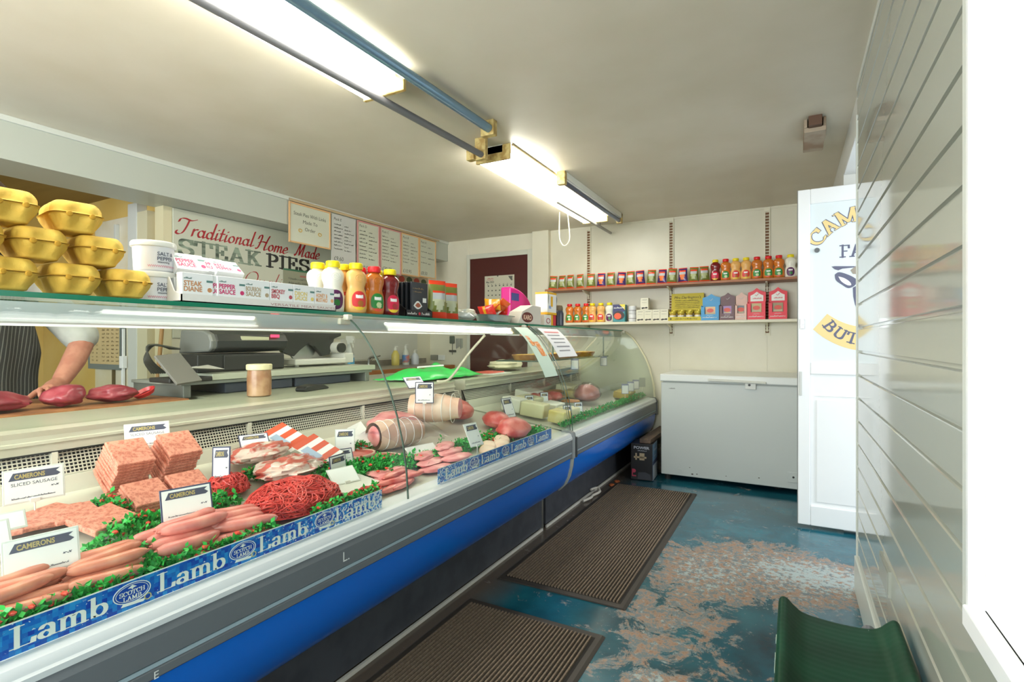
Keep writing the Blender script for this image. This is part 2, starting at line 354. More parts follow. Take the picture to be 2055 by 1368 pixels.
p = MB().box(DX0 + .066, DY + .014, .14, DX1 - .066, DY + .036, .93).box(DX0 + .09, DY + .008, .80, DX1 - .09, DY + .014, .802).box(DX0 + .10, DY + .007, .165, DX1 - .10, DY + .014, .775)
p.build('door_panel', UPVC, d1, bevel=.003, world=True)
FROST = mt('frosted_door_glass', '#dfe8ea', .18, spec=.5)
pane_ = MB().box(DX0 + .06, DY + .016, .995, DX1 - .06, DY + .03, 1.96).build('glass_pane', FROST, d1, world=True)
MB().box(DX0 + .0, DY + .02, .35, DX0 + .001, DY + .03, 1.95).box(DX0 - .003, DY + .004, .02, DX0, DY + .046, 2.045).build('seal', mt('grey_rubber', '#6d6f6c', .7), d1, world=True)
MB().box(DX0 + .012, DY - .006, 1.205, DX0 + .036, DY, 1.262).cyl((DX0 + .024, DY - .014, 1.235), (DX0 + .024, DY - .004, 1.235), .008, 12).build('lock', mt('satin_steel', '#b9bcbd', .3, 1), d1, world=True, bevel=.001)
MB().box(DX0 + .006, DY - .012, .80, DX0 + .022, DY, .945).build('door_handle', mt('handle_grey', '#c6c8c3', .4), d1, world=True, bevel=.003)
MB().cyl((.131, DY + .006, 1.675), (.131, DY + .016, 1.675), .014, 20).build('suction_cap', mt('dark_suction', '#5c6062', .4), d1, world=True, smooth=40)
NAVY = mt('navy_vinyl', '#5d6079', .4); GOLD = mt('gold_vinyl', '#e8cf8e', .4)
yo = DY + .0155; cxd = .375
MB().strokes('CAMERON', SERIF, (cxd, yo - .0004, 1.835), X, Z, .084, nib=(.125, .055), al='c', fit=.565, bend=3.05).build('lettering', NAVY, pane_, world=True)
MB().strokes('CAMERON', SERIF, (cxd, yo - .0012, 1.835), X, Z, .084, nib=(.085, .028), al='c', fit=.565, bend=3.05).build('lettering', GOLD, pane_, world=True)
MB().strokes('FARM', SERIF, (cxd, yo - .0004, 1.623), X, Z, .072, nib=(.075, .045), al='c', fit=.258).build('lettering', NAVY, pane_, world=True)
b = MB(); dxs = [-.20 + .40 * i / 20 for i in range(21)]
b.prism([(cxd + q * .955, 1.212 + q * q / .50) for q in dxs] + [(cxd + .265, 1.20)] + [(cxd - q * 1.1, 1.073 + q * q * 1.21 / .568) for q in dxs] + [(cxd - .265, 1.20)], yo - .0005, yo + .0005, 'y').build('banner_ribbon', GOLD, pane_, world=True)
MB().strokes('BUTCHER', SERIF, (cxd, yo - .001, 1.106), X, Z, .062, nib=(.11, .05), al='c', fit=.52, bend=-4.2).build('lettering', NAVY, pane_, world=True)
# the ram's head emblem
e = MB()
def flat(poly, dy=0): e.prism([(a, c_) for a, c_ in poly], yo - .0006 - dy, yo + .0004, 'y')
def smp(pts): return [tuple(q[:2]) for q in sm([(a, c_, 0) for a, c_ in pts + pts[:1]], 4)][:-1]
for s_ in (1, -1):
    g_ = lambda pts: [(cxd + s_ * (a - cxd), c_) for a, c_ in pts]
    e.cur = 0; flat(g_(smp([(.222, 1.523), (.245, 1.537), (.297, 1.515), (.330, 1.487), (.322, 1.455), (.29, 1.440), (.258, 1.462), (.228, 1.490)])))
    e.cur = 2; flat(g_(smp([(.240, 1.512), (.27, 1.500), (.296, 1.478), (.304, 1.458), (.285, 1.458), (.255, 1.482)])), .0004)
    e.cur = 0; flat(g_([(.205, 1.572), (.222, 1.574), (.33, 1.566), (.33, 1.561), (.26, 1.556), (.24, 1.548), (.222, 1.555)])); flat(g_([(.312, 1.442), (.335, 1.455), (.342, 1.38), (.335, 1.305), (.322, 1.345), (.314, 1.39)]))
    e.cur = 1; flat(g_([(.300, 1.545), (.335, 1.575), (.335, 1.52), (.312, 1.522)]), .0003)
e.build('ram_emblem', [NAVY, mt('taupe_vinyl', '#9a9184', .4), mt('white_vinyl', '#eef2f2', .4)], pane_, world=True)
# back wall, left wall, bulkhead, front wall
wb = struct(MB().box(-5.9, YB, 0, 1.0, YB + .1, ZC).build('wall_back', CREAM))
j = MB()
for x in (-3.27, -2.46, -1.02, -.2): j.box(x - .008, YB - .004, 2.1 if x < -2 else 0, x + .008, YB, ZC)
j.box(-2.24, YB - .006, ZC - .018, .3, YB, ZC)
j.build('cover_strip', CREAM, wb)
struct(MB().box(-2.43, 4.94, 0, -2.24, YB, ZC).build('trim_3', CREAM, bevel=.004))
wl = struct(MB().box(XL - .1, 2.05, 0, XL, YB, 2.07).box(XL - .1, -1.8, 0, XL, -.7, 2.07).build('wall_left', CREAM))
bk = struct(MB().box(XL - .1, -1.8, 2.065, -3.56, YB, ZC).build('wall_bulkhead', mt('bulkhead_paint', '#b6bbb0', .35)))
MB().box(-3.56, -1.8, ZC - .03, -3.545, YB, ZC).build('cover_strip', GREYW, bk, bevel=.002)
struct(MB().box(-3.55, 2.8, 2.256, -3.535, 4.76, 2.268).cyl((-3.54, 2.8, 2.27), (-3.54, 4.80, 2.27), .008, 8).build('trim_4', mt('bulkhead_rail', '#b9a583', .4)))
fw = MB().box(-5.9, -1.9, 0, -3.7, -1.8, ZC).box(-3.7, -1.9, 0, -.1, -1.8, .6).box(-3.7, -1.9, 2.2, -.1, -1.8, ZC).box(-.1, -1.9, 0, .72, -1.8, ZC)
struct(fw.build('wall_front', WHITE))
w2 = struct(MB().box(-3.7, -1.88, .6, -3.62, -1.82, 2.2).box(-.18, -1.88, .6, -.1, -1.82, 2.2).box(-1.94, -1.88, .6, -1.86, -1.82, 2.2).box(-3.62, -1.88, .6, -.18, -1.82, .68).box(-3.62, -1.88, 2.12, -.18, -1.82, 2.2).build('window_2', UPVC, bevel=.004))
MB().box(-3.65, -1.853, .65, -.15, -1.847, 2.15).build('pane', MATS['window_glass'], w2)
# the back room behind the opening
YEL = mt('back_room_yellow', '#d9bd74', .45, col2='#cfae5e', scale=2)
struct(MB().box(-5.9, 2.05, 0, XL - .1, 2.15, ZC).box(-5.9, -1.8, 0, -5.8, 2.05, ZC).build('wall_backroom', YEL))
struct(MB().box(-5.9, -1.8, 2.235, XL - .1, 2.06, 2.29).build('ceiling_backroom', mt('back_room_ceiling_shade', '#8d7440', .5, col2='#7d6536', scale=2, stretch=(.3, 3, 1))))  # brown puts the shade of the unlit yellowish ceiling into its colour
struct(MB().box(XL - .1, 2.0, 0, XL + .004, 2.056, 2.065).build('trim_5', mt('post_cream', '#d6cda8', .4)))
d3 = struct(MB().box(-4.80, 2.015, .0, -4.24, 2.05, 2.05).build('door_3', mt('old_white_door', '#d8d2bd', .4, col2='#cfc5a4', scale=3), bevel=.004))
MB().box(-4.345, 1.985, .0, -4.325, 2.005, 1.22).box(-4.36, 1.98, .93, -4.31, 2.012, 1.02).box(-4.345, 2.0, .3, -4.325, 2.02, .34).build('latch_bar', UPVC, d3, bevel=.003)
MB().box(-4.50, 1.995, .80, -4.485, 2.015, 1.10).build('pull_handle', mt('bronze_handle', '#6d5f3e', .4, .6), d3, bevel=.003)
MB().box(-4.24, 1.98, 0, -4.12, 2.05, 2.12).box(-4.46, 1.99, 1.75, -4.43, 2.015, 2.0).build('door_post', mt('door_post_grey', '#c8cbc4', .4), d3, bevel=.003)
MB().box(-4.12, 1.985, 0, -3.99, 2.05, 2.05).build('pillar_board', mt('pillar_cream', '#cbc5a6', .4), d3)
# maroon door in the back wall
d2 = bpy.data.objects.new('door_2', None); COL.objects.link(d2); d2.location = (-2.86, 4.99, 0); struct(d2, 'dark maroon door with a pale grey frame in the back wall')
MB().box(-3.225, 4.965, 0, -2.49, 4.995, 2.057).build('door_leaf', mt('maroon_paint', '#471008', .35), d2, world=True)
MB().box(-3.265, 4.95, 0, -3.225, 5, 2.11).box(-2.49, 4.95, 0, -2.43, 5, 2.11).box(-3.225, 4.95, 2.057, -2.49, 5, 2.11).build('door_frame', mt('frame_grey', '#c8cabb', .4), d2, world=True, bevel=.004)
# ================================================================ ceiling lamps
TUBE = mt('lit_tube', '#fdfaef', .5, emit=13.0)
DIFF = mt('lit_diffuser', '#fbf8ec', .4, emit=5.0)
CAPM = mt('yellowed_plastic', '#cdb878', .45, col2='#a98a4c', scale=30)
DEADT = mt('grey_unlit_tube', '#6f6f72', .35); BLUET = mt('blue_steel_tube', '#7f9db4', .22, .55)
def lamp(y0, y1, label, wide):
    t = thing('strip_light', label, 'light', (-1.63, (y0 + y1) / 2, ZC), 0, 'lit strip lights on the ceiling')
    MB().box(-1.64 if wide else -1.61, y0, 2.242, -1.50 if wide else -1.46, y1, ZC).build('batten', mt('lamp_batten', '#eef0e6', .4), t, world=True, bevel=.003)
    m = MB().sheet([(-1.575 + .09 * math.cos(PI + PI * i / 10), 2.235 + .03 * math.sin(PI + PI * i / 10)) for i in range(11)], y0 + .03, y1 - .03, .002) if wide else None
    if wide: m.build('diffuser', DIFF, t, world=True, smooth=50)
    MB().cyl((-1.665 if wide else -1.645, y0 + .02, 2.222), (-1.665 if wide else -1.645, y1 - .02, 2.222), .019, 14).build('lamp_tube', TUBE, t, world=True, smooth=50)
    MB().cyl((-1.475, y0 + .02, 2.228), (-1.475, y1 - .02, 2.228), .016, 14).build('lamp_tube', TUBE, t, world=True, smooth=50)
    MB().box(-1.688, y1 - .02, 2.200, -1.455, y1, ZC).build('end_cap', CAPM, t, world=True, bevel=.004)
    MB().box(-1.688, y0, 2.200, -1.455, y0 + .02, ZC).build('end_cap', CAPM, t, world=True, bevel=.004)
    return t
lamp(-.25, 1.74, 'lit strip light nearest the camera, above the near glass counter', True)
lamp(2.66, 4.5, 'lit strip light above the far end of the counter', True)
t = thing('ceiling_tube', 'long dull grey tube hung on a yellowed bracket below the near strip light', 'tube', (-1.66, 1.6, 2.2))
MB().cyl((-1.622, .45, 2.178), (-1.556, 2.52, 2.190), .0175, 16).build('tube', DEADT, t, world=True, smooth=50)
MB().box(-1.60, 2.51, 2.165, -1.53, 2.54, ZC).box(-1.645, 2.49, 2.165, -1.595, 2.53, 2.225).build('bracket', CAPM, t, world=True, bevel=.003)
t = thing('ceiling_tube', 'long shiny blue tube along the ceiling ending at a rusty bracket', 'tube', (-1.42, 1.4, 2.25))
MB().cyl((-1.44, -.2, 2.232), (-1.40, 2.35, 2.245), .023, 18).build('tube', BLUET, t, world=True, smooth=50)
MB().box(-1.45, 2.33, 2.21, -1.37, 2.37, ZC).build('bracket', CAPM, t, world=True, bevel=.003); MB().box(-1.44, -.25, 2.22, -1.37, -.2, ZC).build('bracket', CAPM, t, world=True, bevel=.003)
t = thing('ceiling_tube', 'short grey tube sloping below the far strip light toward the back wall', 'tube', (-1.61, 4.2, 2.2))
MB().cyl((-1.568, 3.60, 2.186), (-1.566, 4.93, 2.188), .013, 12).build('tube', mt('short_tube_grey', '#9a9890', .4), t, world=True, smooth=50)
MB().tube([(-1.568, 4.62, 2.19), (-1.568, 4.62, ZC)], .003, 6).build('hanger_wire', DEADT, t, world=True)
t = thing('dark_strip_light', 'unlit strip light with a dark blue tube nearest the back wall', 'light', (-1.38, 3.9, ZC))
MB().box(-1.42, 3.3, 2.245, -1.36, 4.62, ZC).build('batten', mt('lamp_batten', '#eef0e6', .4), t, world=True, bevel=.003)
MB().cyl((-1.385, 3.32, 2.225), (-1.385, 4.6, 2.225), .018, 14).build('lamp_tube', mt('dark_blue_tube', '#5d6b84', .2, .5), t, world=True, smooth=50)
MB().box(-1.42, 3.27, 2.2, -1.36, 3.31, ZC).build('end_cap', CAPM, t, world=True, bevel=.003); MB().box(-1.41, 4.6, 2.2, -1.36, 4.64, ZC).build('end_cap', CAPM, t, world=True, bevel=.003)
t = tag(MB().tube(sm([(-1.5, 2.45, 2.285), (-1.46, 2.38, 2.283), (-1.49, 2.27, 2.284), (-1.45, 2.2, 2.284), (-1.48, 2.05, 2.284), (-1.455, 1.98, 2.285), (-1.5, 1.8, 2.286)], 5), .0035, 6).build('lamp_wire', WHITE, smooth=60), 'white wavy wire on the ceiling beside the blue tube', 'wire')
t = tag(MB().tube([(-1.447, 2.68, 2.283), (-1.445, 4.6, 2.283)], .006, 6).build('conduit', mt('conduit_brown', '#8b7c58', .5), smooth=60), 'thin brown conduit on the ceiling along the far strip light', 'conduit')
tag(MB().tube(sm([(-1.84, 4.3, 2.288), (-1.843, 4.3, 2.1), (-1.83, 4.3, 2.02), (-1.79, 4.3, 1.98), (-1.745, 4.3, 2.03), (-1.75, 4.3, 2.15), (-1.765, 4.3, 2.288)], 5), .0055, 8).build('pull_cord', CREAM, smooth=60), 'cream pull cord hanging in a loop from the ceiling', 'cord')
t = thing('ceiling_bracket', 'rusty brown metal box fixed to the ceiling near the door', 'bracket', (.11, 3.33, ZC))
MB().box(.055, 3.12, 2.22, .155, 3.45, 2.245).box(.055, 3.12, 2.245, .07, 3.45, ZC).box(.14, 3.12, 2.245, .155, 3.45, ZC).build('casing', mt('rusty_tin', '#a3937e', .5, .1, col2='#8a7058', scale=9), t, world=True, bevel=.003)
MB().box(.075, 3.08, 2.24, .135, 3.13, ZC).build('clip', mt('rust_dark', '#5b3f2c', .6), t, world=True, bevel=.002)
tag(MB().box(.250, 1.88, .368, .2595, 2.06, .446).box(.2485, 1.887, .375, .250, 2.053, .439).build('wall_plate', mt('plate_grey', '#9da096', .25), bevel=.002), 'flat grey cover plate low on the cladded wall', 'cover plate')
# ================================================================ glass counters
CGLASS = glass_mat('counter_glass', '#fafdfb', 1.28)
GEDGE = mt('green_glass_edge', '#0f7a5c', .15, spec=.6)
DGEDGE = mt('dark_glass_edge', '#4d6258', .2)
BLACKB = mt('black_plinth', '#40434a', .4, col2='#4a4d54', scale=12)
BLUEP = mt('blue_front_panel', '#0a6cd6', .22, spec=.5)
BUMP = mt('grey_bumper', '#686d72', .4); BUMPL = mt('bumper_line', '#9db0ba', .35)
RAILW = mt('white_rail', '#e2e6e8', .25)
DECKM = mt('deck_enamel', '#c9c6b7', .35); MARB = mt('marbled_laminate', '#cbc7b7', .3, col2='#bbb8a4', scale=9, lo=.35, hi=.7, stretch=(1, .35, 1))
LEDGET = mt('ledge_top', '#a9ad98', .3, col2='#9da18b', scale=6, stretch=(1, .3, 1))
STEEL = mt('brushed_steel', '#b8bbb8', .3, .9); TUBEC = mt('cream_tube', '#c9c6ae', .35)
GPROF = [(-1.425, 1.217), (-1.385, 1.187), (-1.345, 1.15), (-1.305, 1.10), (-1.262, 1.03), (-1.222, .955), (-1.19, .87), (-1.165, .78), (-1.15, .69), (-1.143, .596)]
def counter(y0, y1, splits, label, ledge_y1, tub_y0):
    t = thing('glass_display_counter', label, 'counter', (-1.6, (y0 + y1) / 2, 0), 0)
    def B(m, n, mat, **k): return m.build(n, mat, t, world=True, **k)
    B(MB().box(-1.95, y0, .02, -1.315, y1 - .03, .36), 'plinth', BLACKB)
    B(MB().box(-1.316, y0, .0, -1.306, y1 - .03, .014), 'plinth_edge', mt('plinth_strip', '#d9d6cd', .5))
    B(MB().sheet([(-1.14, .452), (-1.145, .40), (-1.158, .345), (-1.18, .30), (-1.215, .266), (-1.30, .262)], y0, y1 - .02, .012), 'front_panel', BLUEP, smooth=40)
    B(MB().box(-1.9, y0, .262, -1.225, y1 - .02, .275).box(-1.9, y0, .37, -1.21, y1 - .02, .60), 'carcass', BLACKB)
    bm_ = B(MB().prism([(-1.125, .452), (-1.118, .458), (-1.118, .474), (-1.124, .477), (-1.124, .487), (-1.118, .49), (-1.118, .54), (-1.124, .556), (-1.16, .558), (-1.16, .452)], y0, y1, 'y'), 'bumper', BUMP)
    MB().box(-1.1245, y0, .4775, -1.1205, y1, .4865).build('bumper_line', BUMPL, bm_).location = Vector((0, 0, 0)) - t.location
    B(MB().prism([(-1.118, .558), (-1.116, .570), (-1.121, .574), (-1.121, .580), (-1.126, .592), (-1.137, .597), (-1.155, .597), (-1.21, .60), (-1.21, .56)], y0, y1 - .012, 'y'), 'front_rail', RAILW, smooth=35)
    B(MB().prism([(-1.205, .600), (-1.86, .688), (-1.872, .735), (-1.90, .735), (-1.90, .58), (-1.205, .58)], y0, y1 - .01, 'y'), 'deck', DECKM)
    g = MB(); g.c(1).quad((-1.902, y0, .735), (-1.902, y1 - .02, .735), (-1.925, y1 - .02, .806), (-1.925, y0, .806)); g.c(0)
    def gp(z): return -1.886 - (z - .735) / .07 * .03
    nb = 7
    for i in range(nb + 1):
        z = .736 + i * .0098; x = gp(z); g.box(x - .003, y0, z, x, y1 - .02, z + .0034)
    n = int((y1 - .02 - y0) / .0105)
    for k in range(n + 1):
        ya = y0 + k * .0105
        g.add([(gp(.736) - .0025, ya, .736), (gp(.736) - .0025, ya + .0036, .736), (gp(.806) - .0025, ya + .0036, .806), (gp(.806) - .0025, ya, .806)], [(0, 1, 2, 3)])
    for yj in [y0 + .62 * k for k in range(1, 9) if y0 + .62 * k < y1]: g.box(gp(.77) - .012, yj, .735, gp(.77) + .006, yj + .014, .805)
    B(g, 'vent_grille', [mt('grille_cream', '#d3cebf', .4), mt('grille_hole_shade', '#120f0d', .9)])  # near-black backing puts the shade inside the holes into colour
    B(MB().prism([(-1.90, .806), (-1.90, .832), (-1.893, .834), (-1.893, .842), (-1.90, .844), (-1.90, .856), (-1.895, .872), (-1.98, .872), (-1.98, .806)], y0, ledge_y1, 'y'), 'ledge_front', MARB)
    B(MB().box(-1.912, y0, .803, -1.8985, ledge_y1, .8085), 'gap_shade', mt('gap_shade_black', '#191816', .7))  # black strip that paints the shade in the gap above the grille
    B(MB().box(-1.98, y0, .36, -1.93, y1, .806), 'back_panel', DECKM)
    B(MB().box(-2.335, y0, .835, -1.98, ledge_y1, .8715), 'work_ledge', LEDGET, bevel=.002)
    # lamp canopy under the glass shelf
    B(MB().prism([(-1.437, 1.214), (-1.44, 1.186), (-1.450, 1.172), (-1.462, 1.168), (-1.468, 1.172), (-1.472, 1.204), (-1.69, 1.204), (-1.70, 1.168), (-1.705, 1.168), (-1.705, 1.214)], y0, y1 - .05, 'y'), 'lamp_canopy', mt('canopy_alloy', '#cfd6d8', .28, .0), smooth=30)
    B(MB().cyl((-1.56, y0 + .03, 1.190), (-1.56, y1 - .1, 1.190), .010, 10), 'lamp_tube', mt('counter_tube', '#fff6e8', .5, emit=8.5), smooth=50)
    m = MB(); m.c(0).box(-1.93, y0, 1.2235, -1.436, y1 - .012, 1.2355); m.m[4] = 0; m.m = [1, 1, 1, 1, 1, 1]; m.m[0] = 0; m.m[1] = 0
    B(m, 'glass_shelf', [CGLASS, GEDGE])
    ys = [y0] + splits + [y1 - .008]
    for a, c_ in zip(ys, ys[1:]):
        m = MB().sheet(GPROF, a + .002, c_ - .002, .005); m.m[-1] = 1; m.m[-2] = 1
        B(m, 'front_glass', [CGLASS, DGEDGE], smooth=30)
    # end pane
    P = [(-1.43, 1.21)] + [(x - .008, z) for x, z in GPROF[1:]] + [(-1.2, .6), (-1.87, .69), (-1.87, 1.0), (-1.70, 1.21)]
    m = MB().prism(P, y1 - .016, y1 - .010, 'y'); m.m = [1] * len(GPROF) + [0] * 100; m.m = m.m[:len(m.f)]
    B(m, 'end_glass', [CGLASS, DGEDGE])
    for yy in splits + [y1 - .06]:
        B(MB().box(-1.455, yy - .03, 1.19, -1.425, yy + .02, 1.212).box(-1.43, yy - .015, 1.205, -1.405, yy + .01, 1.226), 'glass_clip', mt('clip_ivory', '#dedccb', .4), bevel=.004)
    B(MB().tube(sm([(-1.66, tub_y0, 1.166), (-1.76, tub_y0 - .03, 1.05), (-1.86, tub_y0 - .05, .92), (-1.90, tub_y0 - .07, .882), (-1.95, tub_y0 - .1, .878)], 6), .008, 10), 'support_tube', TUBEC, smooth=60)
    return t
k1 = counter(-.55, 2.835, [1.372], 'long nearer glass meat counter with blue front panel', 2.74, 2.72)
def onk(t, m, n, mat, **k): return m.build(n, mat, t, world=True, **k)
onk(k1, MB().prism([(-1.112, .447), (-1.112, .566), (-1.118, .60), (-1.15, .612), (-1.19, .607), (-1.19, .447)], 2.80, 2.838, 'y'), 'end_cap', mt('end_cap_grey', '#8b9092', .4), bevel=.004)
onk(k1, MB().sheet([(-1.133, .45), (-1.139, .40), (-1.152, .345), (-1.175, .298), (-1.21, .262)], 2.795, 2.838, .012), 'panel_end', mt('panel_end_grey', '#a9aca4', .4), smooth=50)
onk(k1, MB().box(-1.36, 2.80, 0, -1.325, 2.825, .30).cyl((-1.335, 2.845, 0), (-1.335, 2.845, .3), .012, 10), 'leg', STEEL)
bd = onk(k1, MB().box(-1.1405, 2.565, .405, -1.1355, 2.685, .43), 'maker_badge', mt('red_badge', '#e2382f', .4))
lt = MB()
for k in range(6): lt.box(-1.1352, 2.575 + .017 * k, .410, -1.1348, 2.579 + .017 * k, .425).box(-1.1352, 2.575 + .017 * k, .410 + .012 * (k % 2), -1.1348, 2.586 + .017 * k, .413 + .012 * (k % 2))
lt.build('lettering', WHITE, bd).location = -Vector(k1.location)
onk(k1, MB().text('E', (-1.1172, .573, .456), Y, Z, .022), 'lettering', WHITE); onk(k1, MB().text('L.', (-1.1170, 1.074, .505), Y, Z, .04), 'lettering', WHITE)
k2 = counter(2.86, 4.93, [], 'short farther glass counter of cheese and pies beside the back wall', 4.93, 4.8)
onk(k2, MB().prism([(-1.110, .440), (-1.110, .57), (-1.13, .602), (-1.19, .602), (-1.19, .440)], 4.905, 4.935, 'y'), 'end_cap', mt('end_cap_dark', '#5d6062', .4), bevel=.004)
onk(k2, MB().prism([(-1.112, .447), (-1.112, .566), (-1.19, .566), (-1.19, .447)], 2.852, 2.875, 'y'), 'end_cap', mt('end_cap_black', '#3b3f42', .4), bevel=.004)
onk(k2, MB().sheet(GPROF, 4.915, 4.93, .012), 'end_trim', mt('end_trim_cream', '#e3dcb9', .35), smooth=40)
onk(k2, MB().box(-1.150, 4.80, .405, -1.1425, 4.86, .425), 'maker_badge', mt('red_badge', '#e2382f', .4))
# upper shelf inside the farther counter
onk(k2, MB().box(-1.86, 3.2, .985, -1.52, 4.72, .993).cyl((-1.55, 3.5, .993), (-1.55, 3.5, 1.17), .006, 8).cyl((-1.55, 4.66, .993), (-1.55, 4.66, 1.17), .006, 8), 'inner_shelf', DGEDGE)
# ================================================================ goods on the glass shelf and the back shelves
GZ = 1.2362
INK = mt('ink_grey', '#55574f', .6); RED = mt('print_red', '#d8263a', .45); PINKP = mt('print_pink', '#d0306a', .5); WHT = mt('print_white', '#f4f4f0', .45)
YELC = mt('yellow_cap', '#f2dc12', .4); REDC = mt('red_cap', '#e01f26', .4)
def squig(m, o, ux, uz, w_, h, seed=0):
    """a line of unreadable small writing"""
    r = random.Random(seed); o = Vector(o); ux = Vector(ux); uz = Vector(uz); x = 0; P_ = []
    while x < w_:
        l = h * r.uniform(.3, .55); t = h * r.choice((.5, .6, .6, .95))
        P_ += [o + ux * x, o + ux * (x + l * .4) + uz * t, o + ux * (x + l * .6) + uz * t * .9]
        x += l + (h * .5 if r.random() < .16 else 0)
    off = ux * h * .16 + uz * h * .07; n = len(P_)
    return m.add(P_ + [p + off for p in P_], [(k, k + 1, n + k + 1, n + k) for k in range(n - 1)])
# ---- egg cartons
CARTON = mt('yellow_pulp', '#e2bf55', .75, col2='#d7ae45', scale=14, bump=.25, bscale=140)
def carton_geo():
    hx, hy = .068, .047
    def ring(k, lob, z):
        out = []
        for i in range(96):
            a = 2 * PI * i / 96; c_, s_ = math.cos(a), math.sin(a); e = 2 / 5.0
            x = abs(c_) ** e * math.copysign(1, c_); y = abs(s_) ** e * math.copysign(1, s_)
            lx = abs(math.sin(PI * (x + 1) * 1.5)); ly = abs(math.sin(PI * (y + 1)))
            fx = 1 + lob * (ly - .5) if abs(x) > .93 else 1; fy = 1 + lob * (lx - .5) if abs(y) > .93 else 1
            out.append((x * hx * k * fx, y * hy * k * fy, z))
        return out
    def stack(rings):
        vs = [p for r_ in rings for p in r_]; n = 96
        fs = [(i * n + j, i * n + (j + 1) % n, (i + 1) * n + (j + 1) % n, (i + 1) * n + j) for i in range(len(rings) - 1) for j in range(n)]
        fs += [tuple(range(n))[::-1], tuple((len(rings) - 1) * n + j for j in range(n))]; return vs, fs
    base = stack([ring(.74, 0, 0), ring(.76, .0, .006), ring(.77, .02, .009), ring(.88, .24, .022), ring(.97, .28, .034), ring(1.0, .06, .0375), ring(1.10, 0, .0385), ring(1.10, 0, .0395)])
    lid = stack([ring(1.12, 0, .0397), ring(1.12, 0, .041), ring(1.0, .02, .0425), ring(.98, .16, .05), ring(.93, .19, .06), ring(.84, .03, .069), ring(.80, 0, .0715)])
    return base, lid
BASE, LID = carton_geo()
ct = thing('egg_carton', '', 'egg box', (0, 0, 0), 0, 'yellow egg boxes stacked on the counter')
MB().add(*BASE).build('carton_base', CARTON, ct, smooth=50, subsurf=1); MB().add(*LID).build('carton_lid', CARTON, ct, smooth=50, subsurf=1)
for y in (-.021, .021): MB().lathe([(.0065, 0), (.005, .004), (.0015, .005)], 10, M=Matrix.Translation((.0755, y, .037)) @ Matrix.Rotation(PI / 2, 4, 'Y')).build('latch', mt('pulp_latch', '#b88a22', .8), ct, smooth=50)
H1 = .0722
for i, (x, y, lv, rz, lb) in enumerate([
    (-1.50, .455, 0, .05, 'yellow egg box at the bottom of the stack by the picture edge'), (-1.50, .575, 0, -.06, 'yellow egg box in the middle of the bottom row'), (-1.50, .683, 0, .0, 'yellow egg box at the bottom right end beside the white tubs'),
    (-1.50, .400, 1, .04, 'yellow egg box of the second row, cut by the picture edge'), (-1.505, .512, 1, -.03, 'yellow egg box in the middle of the second row'), (-1.505, .628, 1, -.10, 'yellow egg box of the second row beside the upper white tub'),
    (-1.50, .46, 2, -.08, 'yellow egg box on top of the stack at the left, lid ajar'), (-1.505, .583, 2, -.12, 'paler yellow egg box on top of the stack at the right')]):
    if i == 0: ct.location = (x, y, GZ); ct.rotation_euler = (0, 0, rz); ct['label'] = lb
    else: dup(ct, (x, y, GZ + lv * H1), rz, lb)
# ---- white catering tubs
TUBW = mt('tub_white', '#e9e9ee', .35)
def tub(loc, label, n):
    t = thing('seasoning_tub', label, 'tub', loc, 0, 'white seasoning tubs')
    MB().lathe([(.042, 0), (.046, .004), (.049, .068), (.049, .072)], 28).build('tub_body', TUBW, t, smooth=40)
    MB().lathe([(.0515, .066), (.054, .068), (.054, .078), (.051, .082), (.046, .083)], 28).build('tub_lid', mt('tub_lid_clear', '#dfe0da', .3), t, smooth=40)
    m = MB()
    def wrap(txt, h, z, a0):
        v, f, w_ = text_geo(txt, .015); r = .0492
        m.add([(r * math.cos(a0 + (x - w_[0]) * h / r), r * math.sin(a0 + (x - w_[0]) * h / r), z + y * h) for x, y in v], f)
    m.cur = 0; wrap('SALT &', .014, .042, -.30); wrap('PEPPER', .014, .029, -.30); wrap('seasoning', .008, .022, -.28)
    m.cur = 1; wrap('WWVWVVWWVWV', .0085, .010, -.75)
    m.build('tub_print', [mt('print_navy', '#5b5f73', .5), mt('print_rose', '#dc8fa2', .5)], t)
    return t
tub((-1.555, .790, GZ), 'white seasoning tub standing on the glass beside the egg boxes', 1)
tub((-1.555, .790, GZ + .0836), 'upper white tub, its salt and pepper print in full view', 2)
tag(MB().lathe([(.03, 0), (.042, .005), (.043, .06), (.038, .064)], 24, (-1.60, .905, GZ)).build('sauce_pot', TUBW, smooth=40), 'plain white pot behind the end of the sauce tray', 'pot')
# ---- boxed sauces in a white shelf tray
t = thing('sauce_tray', 'white cardboard display tray holding boxed sauces', 'tray', (-1.49, 1.08, GZ))
m = MB(); m.box(-1.545, .80, GZ, -1.44, 1.335, GZ + .003).box(-1.443, .80, GZ, -1.44, 1.335, GZ + .022).box(-1.545, .80, GZ, -1.542, 1.335, GZ + .06)
for y in (.80, 1.332): m.prism([(-1.545, GZ), (-1.44, GZ), (-1.44, GZ + .02), (-1.475, GZ + .03), (-1.50, GZ + .07), (-1.545, GZ + .075)], y, y + .003, 'y')
m.build('tray_body', mt('tray_card', '#e6e4de', .5), t, world=True)
m = MB(); m.text('VERSATILE MEAT SAUCES', (-1.4395, 1.20, GZ + .006), Y, Z, .011, fit=.26); m.build('tray_print', mt('tray_rose', '#b98c88', .5), t, world=True)
BOXW = mt('sauce_box_white', '#eef0f0', .4); TEALP = mt('print_teal', '#5d8580', .5)
